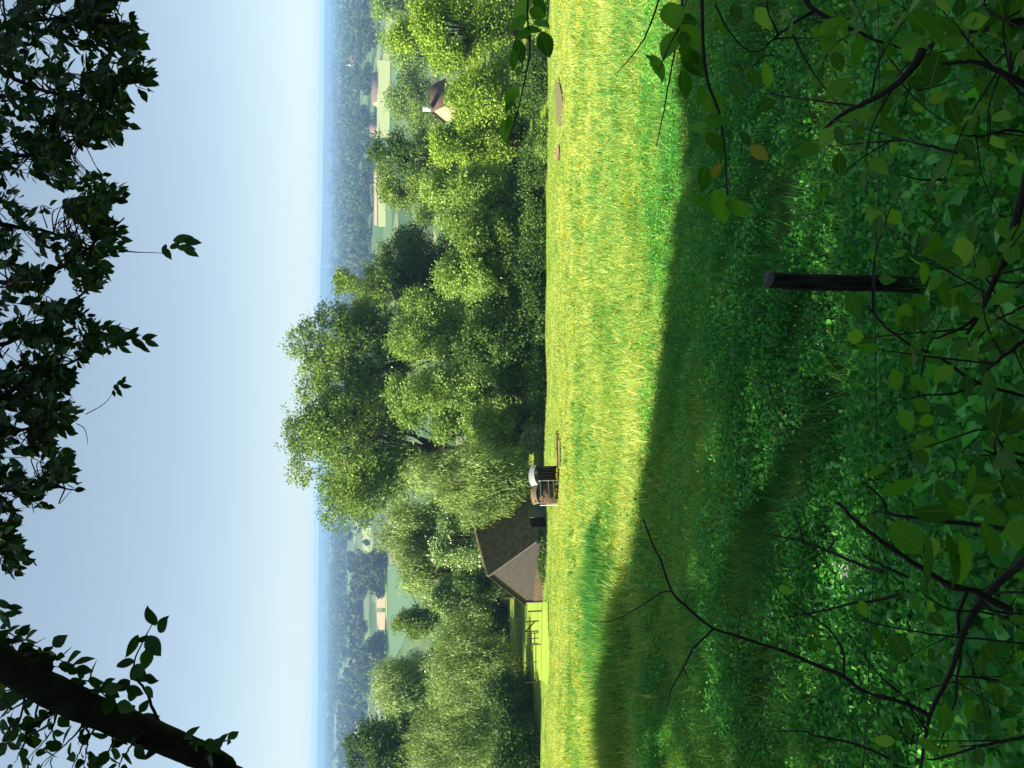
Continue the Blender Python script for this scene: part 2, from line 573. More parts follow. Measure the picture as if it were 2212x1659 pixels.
# ------------------------------------------------------------------ trees
def tree(name, label, kind, dy, half, top, Y, seed, n=9000, ls=.24, low=.12, m='tree_mid', group=None, zoff=0.0, lean=0.0, wtop=.55):
    """dy, half: centre and half width across the picture; top: where the crown ends; Y: forward distance in metres"""
    g = np.random.default_rng(seed)
    pt = PY(top, dy, Y)
    x = pt[0]
    z0 = float(hgt(x, Y)) + zoff
    H = max(pt[2] - z0, .6)
    dep = float(np.array([x, Y, (z0 + pt[2]) / 2]) @ fwd)
    Rw = half / FD * dep
    t = thing(name, label, 'tree' if name not in ('bush', 'thicket') else name, (x, Y, z0), group)
    # crown lobes, local coordinates
    zc0, zc1 = low * H, H
    nl = int(24 + 10 * g.random()) if kind != 'poplar' else 44
    lob = []
    tries = 0
    while len(lob) < nl and tries < 900:
        tries += 1
        q = unit(g.normal(size=3)) * (.25 + .62 * g.random() ** .5)
        u = (q[2] + 1) / 2
        if kind == 'poplar':
            wid = .62 + .45 * math.sin(math.pi * min(1, u * .8 + .1))
        elif kind == 'willow':
            wid = .82 + .22 * math.sin(math.pi * min(1, u * .9 + .05))
        else:
            wid = .85 + .3 * math.sin(math.pi * u)
        rr = {'poplar': .27, 'willow': .42, 'broad': .33}[kind] * (.5 + .9 * g.random())
        lob.append((np.array([q[0] * Rw * wid + lean * u * Rw, q[1] * Rw * .9 * wid, zc0 + (zc1 - zc0) * (.5 + .5 * q[2] * .92)]), rr * Rw))
    # keep the outermost reach at the measured size
    ztop = max(c[2] + r * .95 for c, r in lob)
    sc = H / ztop
    lob = [(c * np.array([1, 1, sc]), r) for c, r in lob]
    tw = MB()
    r0 = max(.08, (.022 if kind != 'poplar' else .014) * H)
    fork = (zc0 * .6 + zc1 * .25) if kind != 'poplar' else zc1 * .34
    tp = np.array([[0, 0, -.4], [.02 * H, .01 * H, fork * .5], [0, 0, fork]])
    tw.tube(np.array([[0, 0, -.4], [.01 * H, 0, fork * .5], [0, .0, fork], [lean * Rw * .4, 0, fork + .3 * (H - fork)], [lean * Rw * .7, 0, fork + .62 * (H - fork)]]), [r0 * 1.25, r0, r0 * .85, r0 * .5, r0 * .15], 7)
    for c, r in lob:
        s = np.array([0, 0, fork * (.75 + .5 * g.random())])
        mid = s * .5 + c * .5 + np.array([c[0] * .12, c[1] * .12, .08 * H if kind != 'willow' else .14 * H])
        tt = np.linspace(0, 1, 6)[:, None]
        path = (1 - tt) ** 2 * s + 2 * tt * (1 - tt) * mid + tt ** 2 * c
        tw.tube(path, np.linspace(r0 * .38, r0 * .07, 6), 5)
        for _ in range(3):
            e = c + unit(g.normal(size=3)) * r * .8
            tw.tube(np.array([path[3], (path[3] + e) / 2 + [0, 0, .1 * r], e]), [r0 * .12, r0 * .08, r0 * .03], 4)
    tw.build('trunk', M['bark'], t)
    # leaves in clumps over the lobes
    n = int(n * (2.4 if kind == 'poplar' else 2.6))
    ls = ls * .84
    vol = np.array([r ** 2 for _, r in lob])
    cl, dl, nlv, rl = [], [], [], []
    per = 16
    ncl = max(20, n // per)
    pick = g.choice(len(lob), ncl, p=vol / vol.sum())
    cs = []
    for i in pick:
        c, r = lob[i]
        q = unit(g.normal(size=3))
        if q[2] < -.35 and g.random() < .45:
            q[2] = -q[2]
        cs.append(np.concatenate([c + q * r * (.45 + .6 * g.random() ** .7) * (1.28 if g.random() < .14 else 1), q]))
    cs = np.array(cs)
    cc = np.repeat(cs[:, :3], per, 0)
    oo = np.repeat(cs[:, 3:], per, 0)
    N = len(cc)
    sg = ls * (1.5 if kind != 'poplar' else 1.25)
    if kind == 'willow':
        off = g.normal(size=(N, 3)) * np.array([sg * .7, sg * .7, sg * 1.7])
        off[:, 2] -= sg * .8
        d = g.normal(size=(N, 3)) * .35 + np.array([0, 0, -1]) + oo * .45
        L, Wd = ls * 1.9 * (.6 + .8 * g.random(N)), ls * .42
    else:
        off = g.normal(size=(N, 3)) * sg * np.array([1, 1, .75])
        d = g.normal(size=(N, 3)) + oo * .8 - np.array([0, 0, .25])
        L, Wd = ls * (.65 + .8 * g.random(N)), ls * .8 * (.6 + .8 * g.random(N))
    nn = oo * .7 + np.array([0, 0, .45]) + g.normal(size=(N, 3)) * .55
    pos = cc + off
    keep = (pos[:, 2] > .15) & (pos[:, 2] < H * 1.1)
    rnd = np.clip(.5 + .22 * g.normal(size=N) + np.repeat(g.normal(size=ncl) * .12, per), 0, 1)
    L = np.broadcast_to(L, (N,))[keep]
    Wd = np.broadcast_to(Wd, (N,))[keep]
    MB().leaves(pos[keep], d[keep], nn[keep], L, Wd, CARD, CARD_F, rnd[keep]).build('crown', M[m], t)
    return t


belt = 'trees of the belt below the meadow'
T = tree
# far right (top of the picture) to far left (bottom of the picture)
T('ash_tree', 'tall bright yellow-green tree right of the tiled house, at the edge of the photo', 'broad', 42, 78, 842, 72, 1, 15000, .25, .1, 'tree_bright', belt)
T('ash_tree', 'bright leafy tree whose crown covers the foot of the tiled house', 'broad', 205, 85, 963, 68, 2, 11000, .24, .1, 'tree_bright', belt)
T('ash_tree', 'bright tree left of the tiled house, beside a dark tree', 'broad', 300, 60, 925, 74, 3, 8000, .24, .1, 'tree_bright', belt)
T('broad_tree', 'mid green tree standing behind the roof of the tiled house', 'broad', 215, 62, 832, 235, 4, 7000, .6, .1, 'tree_mid', belt)
T('broad_tree', 'pale hazy tree at the top right, behind the tall bright tree', 'broad', 10, 40, 800, 330, 5, 5000, .8, .1, 'tree_light', belt)
T('broad_tree', 'smaller pale tree right of the long brick barn', 'broad', 95, 45, 812, 300, 6, 5000, .75, .1, 'tree_light', belt)
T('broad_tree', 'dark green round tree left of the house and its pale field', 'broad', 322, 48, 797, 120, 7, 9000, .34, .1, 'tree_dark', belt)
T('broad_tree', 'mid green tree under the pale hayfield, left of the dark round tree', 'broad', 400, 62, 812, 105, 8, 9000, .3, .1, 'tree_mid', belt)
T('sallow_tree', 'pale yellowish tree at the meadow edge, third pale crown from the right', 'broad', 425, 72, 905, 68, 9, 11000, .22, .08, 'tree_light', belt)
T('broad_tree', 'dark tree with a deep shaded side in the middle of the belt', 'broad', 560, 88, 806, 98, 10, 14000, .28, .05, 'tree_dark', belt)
T('broad_tree', 'feathery twin-topped tree rising above the dark tree towards the horizon', 'poplar', 612, 52, 722, 120, 11, 8000, .32, .3, 'tree_mid', belt)
T('sallow_tree', 'pale crown in front of the dark tree, above deep shade', 'broad', 590, 62, 930, 66, 12, 9000, .21, .08, 'tree_light', belt)
T('sallow_tree', 'low leafy tree at the meadow edge between two pale crowns', 'broad', 510, 55, 985, 65, 13, 8000, .21, .05, 'tree_mid', belt)
T('poplar_tree', 'right one of the two tallest airy trees standing against the sky', 'poplar', 755, 108, 620, 92, 14, 13500, .29, .3, 'tree_mid', belt)
T('poplar_tree', 'left one of the two tallest airy trees, widest crown against the sky', 'poplar', 975, 150, 610, 90, 15, 20000, .29, .3, 'tree_mid', belt)
T('poplar_tree', 'airy tree filling the dip between the two tallest airy trees', 'poplar', 862, 95, 640, 97, 41, 14000, .29, .3, 'tree_mid', belt)
T('broad_tree', 'light green tree under the right tall airy tree', 'broad', 715, 82, 838, 74, 16, 12000, .23, .08, 'tree_light', belt)
T('broad_tree', 'light green tree under the gap between the two tall airy trees', 'broad', 850, 90, 838, 70, 17, 13000, .23, .08, 'tree_light', belt)
T('broad_tree', 'low dark tree at the meadow edge under the gap between tall airy trees', 'broad', 770, 90, 985, 65, 18, 10000, .22, .04, 'tree_dark', belt)
T('broad_tree', 'leafy low tree right of the hay shelter with one pale drooping side', 'broad', 930, 55, 1015, 65, 19, 8000, .21, .03, 'tree_light', belt)
T('willow_tree', 'yellowish willow standing right behind the hay shelter', 'willow', 1045, 84, 878, 61.5, 20, 15000, .18, .06, 'willow', belt)
T('willow_tree', 'pale willow behind the barn ridge, under the poplars', 'willow', 1150, 75, 800, 96, 21, 12000, .27, .1, 'willow', belt)
T('willow_tree', 'pale willow left of the barn ridge, its crown tapering to the blue green field', 'willow', 1240, 62, 858, 92, 22, 9000, .27, .1, 'willow', belt)
T('elder_tree', 'glossy whitish green tree right behind the barn ridge', 'broad', 1165, 58, 928, 76, 23, 7000, .24, .1, 'elder', belt)
T('elder_tree', 'glossy whitish green tree left of the barn, above the pale post', 'broad', 1300, 48, 922, 84, 24, 7000, .25, .1, 'elder', belt)
T('broad_tree', 'dark shaded tree right behind the barn gable', 'broad', 1245, 42, 985, 80, 25, 5000, .26, .1, 'tree_dark', belt)
T('broad_tree', 'small tree poking up before the blue green field', 'broad', 1345, 36, 846, 112, 26, 5000, .3, .1, 'tree_mid', belt)
T('elder_tree', 'pale glossy bush line between the two left willows', 'broad', 1440, 85, 912, 96, 27, 7000, .27, .1, 'elder', belt)
T('willow_tree', 'big fine-leaved willow left of the gate', 'willow', 1440, 92, 922, 75, 28, 19000, .19, .12, 'willow', belt)
T('willow_tree', 'round hazy willow behind the big fine-leaved willow', 'willow', 1492, 66, 803, 118, 29, 11000, .33, .1, 'willow', belt)
T('broad_tree', 'dark green dome-shaped tree at the far left edge', 'broad', 1640, 75, 742, 98, 30, 12000, .28, .1, 'tree_dark', belt)
T('willow_tree', 'grey-green willow at the left edge before the dark dome-shaped tree', 'willow', 1610, 95, 874, 77, 31, 16000, .19, .1, 'willow', belt)
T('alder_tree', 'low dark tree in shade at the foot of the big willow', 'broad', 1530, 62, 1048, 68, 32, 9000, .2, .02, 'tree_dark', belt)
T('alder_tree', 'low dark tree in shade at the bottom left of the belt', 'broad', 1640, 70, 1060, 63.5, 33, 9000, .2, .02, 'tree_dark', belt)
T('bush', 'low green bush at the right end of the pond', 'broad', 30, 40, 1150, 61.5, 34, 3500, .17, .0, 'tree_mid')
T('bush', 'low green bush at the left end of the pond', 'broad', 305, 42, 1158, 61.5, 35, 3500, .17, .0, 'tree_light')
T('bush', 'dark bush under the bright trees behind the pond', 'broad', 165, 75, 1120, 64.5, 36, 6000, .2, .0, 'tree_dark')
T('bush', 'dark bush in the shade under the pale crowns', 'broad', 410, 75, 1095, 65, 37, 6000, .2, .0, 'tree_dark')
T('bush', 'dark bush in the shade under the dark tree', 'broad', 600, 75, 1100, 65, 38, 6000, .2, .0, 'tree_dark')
T('bush', 'bush added as dark shade over the brow below the dark tree, right of another', 'broad', 500, 70, 1124, 63.2, 42, 4500, .18, .0, 'tree_dark')  # this and the next five are added as the darkness under the crowns
T('bush', 'bush added as dark shade over the brow under the right tall airy tree', 'broad', 700, 80, 1124, 63.2, 43, 5000, .18, .0, 'tree_dark')
T('bush', 'bush added as dark shade over the brow under the gap of the tall airy trees', 'broad', 840, 75, 1128, 63.2, 44, 5000, .18, .0, 'tree_dark')
T('bush', 'bush added as dark shade under the dark round tree, just over the brow', 'broad', 350, 60, 1131, 63.2, 45, 4000, .18, .0, 'tree_dark')
T('bush', 'bush added as dark shade just over the brow, left of the gate', 'broad', 1515, 55, 1128, 69, 46, 4000, .18, .0, 'tree_dark')
T('bush', 'bush added as dark shade at the left edge just over the brow', 'broad', 1630, 65, 1124, 63.2, 47, 4500, .18, .0, 'tree_dark')
T('bush', 'whitish bush right of the hay shelter', 'broad', 945, 28, 1125, 62.5, 39, 3000, .16, .0, 'elder')
T('bush', 'dark nettle bank at the foot of the barn gable', 'broad', 1200, 52, 1168, 56.8, 40, 3500, .15, .0, 'tree_dark')

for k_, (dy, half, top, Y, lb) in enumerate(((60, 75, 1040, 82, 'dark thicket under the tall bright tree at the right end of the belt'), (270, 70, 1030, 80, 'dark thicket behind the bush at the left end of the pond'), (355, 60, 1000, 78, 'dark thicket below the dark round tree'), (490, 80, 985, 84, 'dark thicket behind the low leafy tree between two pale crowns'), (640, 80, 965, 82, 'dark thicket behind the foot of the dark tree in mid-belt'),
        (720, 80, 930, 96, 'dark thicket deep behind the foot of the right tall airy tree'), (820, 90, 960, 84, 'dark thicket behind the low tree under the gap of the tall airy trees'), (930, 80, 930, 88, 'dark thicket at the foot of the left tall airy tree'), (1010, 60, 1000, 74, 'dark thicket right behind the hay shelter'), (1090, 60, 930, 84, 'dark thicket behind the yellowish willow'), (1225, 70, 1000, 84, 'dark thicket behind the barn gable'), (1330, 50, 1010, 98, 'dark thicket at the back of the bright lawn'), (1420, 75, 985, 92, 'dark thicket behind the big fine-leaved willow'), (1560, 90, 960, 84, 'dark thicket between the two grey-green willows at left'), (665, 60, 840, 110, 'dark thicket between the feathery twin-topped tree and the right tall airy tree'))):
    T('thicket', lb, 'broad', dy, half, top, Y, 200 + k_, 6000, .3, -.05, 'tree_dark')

# ------------------------------------------------------------------ distant trees in the valley (copies of four kinds)
def far_proto(seed, wide):
    g = np.random.default_rng(seed)
    t = thing('distant_tree', 'one of the many round dark trees scattered over the hazy valley floor', 'tree', (0, 0, -500), 'distant trees on the valley floor')
    b = MB()
    nl = 9
    for _ in range(nl):
        c = unit(g.normal(size=3)) * np.array([.55 * wide, .55 * wide, .33]) * g.random() ** .4 + np.array([0, 0, .55])
        r = .26 * (.7 + .6 * g.random())
        q = unit(g.normal(size=(90, 3)))
        b.leaves(c + q * r * (.75 + .35 * g.random((90, 1))), g.normal(size=(90, 3)), q + g.normal(size=(90, 3)) * .4, .15 * (.6 + .8 * g.random(90)), .12, CARD, CARD_F, np.clip(.5 + .25 * g.normal(size=90), 0, 1))
    o = b.build('crown', M['far_leaf'], t)
    s = MB().tube([[0, 0, -.03], [0, 0, .25], [0, 0, .6]], [.045, .035, .01], 5).build('trunk', M['bark'], t)
    return t, o, s


protos = [far_proto(100 + i, w) for i, w in enumerate((.8, 1.0, 1.25, .65))]
g = np.random.default_rng(55)
spots = []


def free(dx, dy):
    for k, pl, lb in fields[:9]:
        xs, yy = [q[0] for q in pl], [q[1] for q in pl]
        if min(xs) - 2 < dx < max(xs) + 9 and min(yy) - 3 < dy < max(yy) + 3:
            return False
    return True


# single big trees read off the photograph: base (dx, dy), height in photo units
for dx, dy, h in ((836, 1225, 38), (836, 1212, 44), (834, 1246, 40), (835, 1276, 28), (835, 1400, 40), (834, 1388, 36), (836, 1418, 42), (833, 1372, 20), (806, 352, 24), (806, 372, 30), (806, 395, 26), (804, 420, 30), (806, 440, 28), (806, 455, 22), (803, 505, 34), (801, 530, 30), (800, 550, 30), (796, 570, 24),
                  (806, 150, 22), (800, 60, 30), (796, 90, 26), (790, 120, 24), (797, 240, 22), (797, 255, 26), (792, 300, 28), (790, 320, 30), (812, 318, 20), (788, 345, 26), (804, 20, 30), (802, 1460, 24), (800, 1480, 26), (795, 1560, 22), (797, 1590, 24), (803, 1420, 28), (800, 1210, 22), (801, 1170, 16)):
    spots.append((dx, dy, h))
while len(spots) < 285:
    dx = 716 + 104 * g.random() ** 1.15
    dy = g.uniform(-20, 1680)
    if 640 < dy < 1110 and g.random() < .8:
        continue
    if not free(dx, dy):
        continue
    a = (dx - 690)
    spots.append((dx, dy, a * .20 * (.6 + .7 * g.random()) + 3))
for i, (dx, dy, h) in enumerate(spots):
    p = G(dx, dy)
    dep = float(p @ fwd)
    H = h / FD * dep
    pr = protos[i % 4]
    if i < 4:
        r, ch = pr[0], None
    else:
        r = pr[0].copy()
        C.objects.link(r)
        for q in pr[1:]:
            c = q.copy()
            c.parent = r
            C.objects.link(c)
    r.location = p - np.array([0, 0, .02 * H])
    r.scale = (H * 1.1, H * 1.1, H)
    r.rotation_euler = (0, 0, g.uniform(0, 6.28))

# woods and hedges that read as one mass: lumps of leaf cards far out on the plain and on the hills
b = MB()
N = 9500
dxs = 698 + 92 * g.random(N) ** 1.4
dys = g.uniform(-60, 1720, N)
ty = 70.0 / np.tan(np.clip(PITCH - np.arctan((1106 - dxs) / FD), .008, None))
ok = (ty > 880) & (ty < 5600)
tx = ty * np.array([ray(a, c)[0] / ray(a, c)[1] for a, c in zip(dxs, dys)])
cl = np.sin(tx / 210 + 2 * np.sin(ty / 500)) + np.sin(ty / 330 + tx / 500) + .5 * np.sin(tx / 90.0)
ok &= cl > np.where(dys > 1080, -.45, -.4)
ok &= np.array([free(a, c) for a, c in zip(dxs, dys)])
tx, ty = tx[ok], ty[ok]
K = 26
pos = np.repeat(np.column_stack([tx, ty, hgt(tx, ty)]), K, 0)
hh = np.repeat(9 + 9 * g.random(len(tx)), K)
wd = np.repeat(10 + 16 * g.random(len(tx)), K)
q = unit(g.normal(size=(len(pos), 3)))
q[:, 2] = np.abs(q[:, 2])
pos = pos + q * np.column_stack([wd, wd * .7, hh])
b.leaves(pos, g.normal(size=q.shape) + [0, 0, .2], q + g.normal(size=q.shape) * .3, 7 + 4 * g.random(len(pos)), 6, CARD, CARD_F)
tag(b.build('distant_woods', M['far_leaf']), 'blue hazy mass of hedges and copses on the far plain', 'woods', None, 'stuff')

# ------------------------------------------------------------------ far buildings
M['cream'] = plain('cream_render', (.36, .29, .18), (.43, .355, .23), 3, .85)
M['white'] = plain('white_wall', (.5, .48, .44), (.58, .56, .52), 3, .8)
M['redroof'] = plain('brown_red_tile', (.12, .08, .062), (.17, .115, .09), 2, .85)
M['brownroof'] = plain('dark_brown_tile', (.06, .04, .03), (.10, .07, .052), 6, .85, .2, (1, 1, 5))
M['greyroof'] = plain('pale_sheet_roof', (.42, .42, .43), (.5, .5, .5), 2, .6)
M['dark'] = plain('dark_opening', (.012, .011, .010), (.02, .018, .015), 4, .9)
M['glass'] = plain('window_glass', (.05, .06, .07), (.08, .09, .1), 2, .15, .6)


def house(name, label, base, L, Wd, h, rh, rz, wall, roof, windows=2, cat='house', group=None, over=.25, chimney=False, sink=0):
    """gabled building, ridge along its own x axis"""
    t = thing(name, label, cat, base, group, rz)
    l, w = L / 2, Wd / 2
    b = MB()
    v = [(-l, -w, -sink), (l, -w, -sink), (l, w, -sink), (-l, w, -sink), (-l, -w, h), (l, -w, h), (l, w, h), (-l, w, h), (-l, 0, h + rh), (l, 0, h + rh)]
    b.add(v, [(0, 1, 5, 4), (2, 3, 7, 6)])
    b.loops += [np.array([1, 2, 6, 9, 5]), np.array([3, 0, 4, 8, 7])]
    b.sizes.append(np.array([5, 5]))
    b.build('wall', wall, t)
    rf = MB()
    k = rh / w
    lo, wo = l + over, w + over
    th = max(.12, .012 * L)
    for s in (-1, 1):
        q = [(-lo, 0, h + rh + .02), (lo, 0, h + rh + .02), (lo, s * wo, h - over * k + .02), (-lo, s * wo, h - over * k + .02)]
        q2 = [(a, c, d + th) for a, c, d in q]
        rf.add(q + q2, [(0, 1, 2, 3), (4, 7, 6, 5), (0, 4, 5, 1), (1, 5, 6, 2), (2, 6, 7, 3), (3, 7, 4, 0)])
    ro = rf.build('roof', roof, t)
    if chimney:
        cb = MB().box((-l + .7, 0, h + rh + .65), (.8, .7, 1.7)).box((-l + .7, 0, h + rh + 1.54), (.95, .85, .14))
        ch = cb.build('chimney', M['white'], ro)
    for i in range(windows):
        xx = -l + L * (i + .5) / windows
        ww, wh = min(1.2, L * .09), min(1.3, h * .42)
        MB().box((xx, -w - .02, h * .55), (ww, .06, wh)).build('window', M['glass'], t)
    return t


def far_house(dx, dy, dyspan, hpx, label, wall, roof, rz=0, windows=4, cat='house', rfrac=.5, group=None, name='farmhouse'):
    p = G(dx, dy)
    dep = float(p @ fwd)
    L = dyspan / FD * dep
    Ht = hpx / FD * dep
    return house(name, label, p, L, max(L * .35, 6), Ht * (1 - rfrac), Ht * rfrac, rz, wall, roof, windows, cat, group, .3, sink=2)


far_house(817, 193, 68, 13, 'long low brick-roofed barn with a pale end wall beyond the tiled house', M['cream'], M['redroof'], .12, 5, 'barn', .7, name='distant_barn')
far_house(814, 275, 22, 15, 'brown-roofed barn beside the pale mown field', M['cream'], M['redroof'], .1, 2, 'barn', .75, name='distant_barn')
far_house(814, 293, 10, 9, 'small brown-roofed shed left of the brown barn', M['cream'], M['redroof'], .1, 1, 'shed', .75, name='distant_barn')
far_house(769, 549, 62, 15, 'long white barn with a pale grey roof in the valley', M['white'], M['greyroof'], -.08, 6, 'barn', .65, name='distant_barn')
far_house(761, 487, 66, 6, 'long low white shed right of the white barn', M['white'], M['greyroof'], -.08, 6, 'shed', .5, name='distant_barn')
far_house(776, 1570, 56, 8, 'long white shed at the far left of the valley', M['white'], M['greyroof'], .05, 5, 'shed', .45, name='distant_barn')
far_house(799, 27, 16, 9, 'cream house among trees at the far right of the valley', M['cream'], M['redroof'], .2, 2)
far_house(802, 47, 10, 8, 'small cream house beside the other at the far right of the valley', M['cream'], M['redroof'], .3, 2)
far_house(757, 40, 32, 8, 'pale block of a village building at the far right of the plain', M['white'], M['greyroof'], 0, 6)
far_house(752, 405, 14, 6, 'small white house near a hedge in the middle valley', M['white'], M['redroof'], .1, 2)
far_house(748, 432, 18, 6, 'white house with a red roof in the middle valley', M['white'], M['redroof'], -.2, 3)
far_house(742, 500, 14, 6, 'lone white house up the valley beyond the white barn', M['white'], M['greyroof'], .2, 2)
far_house(738, 545, 16, 5, 'tiny white house farther up the valley', M['white'], M['redroof'], .1, 2)
for i, (dx, dy, w_, h_) in enumerate(((727, 1346, 14, 5), (728, 1362, 12, 5), (727, 1378, 14, 5), (728, 1394, 10, 4), (726, 1412, 12, 5), (730, 1452, 10, 4), (722, 1200, 12, 4), (742, 1250, 8, 4), (748, 1178, 10, 5), (735, 260, 10, 4), (738, 300, 12, 4), (741, 345, 10, 4), (762, 300, 8, 5), (728, 90, 10, 4), (766, 275, 10, 5), (753, 340, 9, 4))):
    far_house(dx, dy, w_, h_, 'tiny pale house of the hazy villages on the plain', M['white'] if i % 3 else M['cream'], M['redroof'] if i % 2 else M['greyroof'], .1 * (i % 5 - 2), 2, group='tiny houses on the plain', name='village_house')

# church with its spire
p = G(776, 143)
dep = float(p @ fwd)
k = dep / FD
t = thing('church', 'small church with a pointed spire among trees on the plain', 'church', p)
nb = MB()
L_, W_, h_, r_ = 24 * k, 10 * k, 9 * k, 10 * k
xo = 15 * k
nb.add([(xo - L_ / 2, -W_ / 2, -1), (xo + L_ / 2, -W_ / 2, -1), (xo + L_ / 2, W_ / 2, -1), (xo - L_ / 2, W_ / 2, -1), (xo - L_ / 2, -W_ / 2, h_), (xo + L_ / 2, -W_ / 2, h_), (xo + L_ / 2, W_ / 2, h_), (xo - L_ / 2, W_ / 2, h_)], [(0, 1, 5, 4), (1, 2, 6, 5), (2, 3, 7, 6), (3, 0, 4, 7)])
nb.build('nave', M['cream'], t)
rb = MB()
rb.add([(xo - L_ / 2, -W_ / 2 - .4, h_ - .2), (xo + L_ / 2, -W_ / 2 - .4, h_ - .2), (xo + L_ / 2, W_ / 2 + .4, h_ - .2), (xo - L_ / 2, W_ / 2 + .4, h_ - .2), (xo - L_ / 2, 0, h_ + r_), (xo + L_ / 2, 0, h_ + r_)], [(0, 1, 5, 4), (2, 3, 4, 5)])
rb.loops += [np.array([1, 2, 5]), np.array([3, 0, 4])]
rb.sizes.append(np.array([3, 3]))
rb.build('roof', M['redroof'], t)
MB().box((0, 0, 7 * k), (5 * k, 5 * k, 16 * k)).build('tower', M['white'], t)
MB().tube([(0, 0, 15 * k), (0, 0, 29 * k)], [3.3 * k, .1 * k], 4).build('spire', M['greyroof'], t)

# two thin masts on the horizon
M['steel'] = plain('galvanised_steel', (.35, .36, .37), (.45, .46, .47), 6, .5, .4)
for dx, dy, top_, nm in ((722, 445, 689, 'thin mast on the horizon, right one of two'), (716, 576, 684, 'thin mast on the horizon, left and taller one of two')):
    Y = 4000.0
    p = PY(dx, dy, Y)
    p[2] = float(hgt(p[0], Y))
    zt = PY(top_, dy, Y)[2] - p[2]
    t = thing('radio_mast', nm, 'mast', p)
    MB().tube([(0, 0, -1), (0, 0, zt * .7), (0, 0, zt)], [1.3, .8, .3], 5).build('pole', M['steel'], t)
    MB().box((0, 0, zt * .62), (4.5, 4.5, 2)).build('antenna_ring', M['steel'], t)

# ------------------------------------------------------------------ tiled house among the trees
Yh = 150.0
pr_ = PY(934, 240, Yh)
pl_ = PY(936, 166, Yh)
dep = float(pr_ @ fwd)
kk = dep / FD
zg = float(hgt(pr_[0], Yh))
ridge = pr_[2]
xg = PY(950, 205, Yh)[0]
Lh = 78 * kk
rh = 28 * kk
house('tiled_house', 'cream gabled house with a dark brown tiled roof half hidden by bright trees', (xg, Yh + 3, zg), Lh, 44 * kk, ridge - zg - rh, rh, R(33), M["cream"], M['brownroof'], 3, 'house', None, .4, True, 3)

# ------------------------------------------------------------------ old barn at the foot of the meadow
M['barnwall'] = plain('weathered_grey_boards', (.045, .042, .039), (.098, .09, .082), 4, .9, .1, (5, 5, .6))
M['barnbrick'] = plain('rusty_brick_plinth', (.085, .058, .042), (.155, .108, .08), 5, .9, .1)
M['barnroof'] = plain('mossy_dark_roof', (.066, .052, .031), (.145, .115, .07), 3, .95, .05)
M['tin'] = plain('grey_green_sheet', (.12, .14, .125), (.18, .20, .18), 2, .6, .3)
RZB = R(62)
Yb = 57.6
pb_ = PY(1172, 1237, Yb)
zb = float(hgt(pb_[0], Yb)) - .25
GW, LB, EH, RH = 5.7, 9.5, 1.55, 3.0
ex, ey = math.cos(RZB), math.sin(RZB)
barn = thing('old_barn', 'dark weathered barn with a grey gable and steep mossy roof at the meadow foot', 'barn', (pb_[0] + ex * LB / 2, Yb + ey * LB / 2, zb), None, RZB)
l, w = LB / 2, GW / 2
b = MB()
b.add([(-l, -w, .75), (-l, w, .75), (-l, w, EH), (-l, 0, EH + RH), (-l, -w, EH)], [(0, 4, 3, 2, 1)])
b.build('gable', M['barnwall'], barn)
b = MB()
b.add([(l, -w, -.6), (l, w, -.6), (l, w, EH), (l, 0, EH + RH), (l, -w, EH)], [(0, 1, 2, 3, 4)])
b.build('gable', M['barnwall'], barn)
b = MB()
b.add([(-l - .05, -w, -.8), (-l - .05, w, -.8), (-l - .05, w, .8), (-l - .05, 0, .95), (-l - .05, -w, .75)], [(0, 4, 3, 2, 1)])
b.build('plinth', M['barnbrick'], barn)
b = MB()
b.add([(-l, -w, -.8), (-l + 1.9, -w, -.8), (-l + 1.9, -w, EH), (-l, -w, EH)], [(0, 1, 2, 3)])
b.add([(-l + 3.1, -w, -.8), (l, -w, -.8), (l, -w, EH), (-l + 3.1, -w, EH)], [(0, 1, 2, 3)])
b.add([(-l, w, -.8), (l, w, -.8), (l, w, EH), (-l, w, EH)], [(3, 2, 1, 0)])
b.build('side_wall', M['tin'], barn)
MB().box((-l + 2.5, -w + .5, .3), (1.25, .9, 2.4)).build('door_opening', M['dark'], barn)
b = MB()
k = RH / w
g = np.random.default_rng(3)
xs = np.linspace(-l - .12, l + .12, 15)
for s in (-1, 1):
    for th, fl in ((0.02, 1), (.14, -1)):
        grid = np.array([[(xx, s * (w + .28) * q, EH + RH - RH / w * (w + .28) * q + th - .06 * math.sin(math.pi * (xx + l) / LB) + g.normal() * .012) for xx in xs] for q in np.linspace(0, 1, 8)])
        i = (np.arange(7)[:, None] * 15 + np.arange(14)[None]).ravel()
        b.add(grid.reshape(-1, 3), np.stack([i, i + 1, i + 16, i + 15], 1))
roof_o = b.build('roof', M['barnroof'], barn)
M['tile'] = plain('clay_ridge_tile', (.25, .15, .10), (.38, .27, .2), 6, .9)
MB().tube([(x_, 0, EH + RH + .13) for x_ in np.linspace(-l - .1, l + .1, 10)], .09, 6).build('ridge_tiles', M['tile'], roof_o)
b = MB()
for s in (-1, 1):
    b.tube([(-l - .14, s * (w + .28), EH + RH - k * (w + .28) + .08), (-l - .14, 0, EH + RH + .08)], .055, 4)
b.build('barge_board', M['barnwall'], barn)
MB().box((-l - .03, w + .03, .3), (.12, .12, 2.4)).build('corner_post', M['barnwall'], barn)

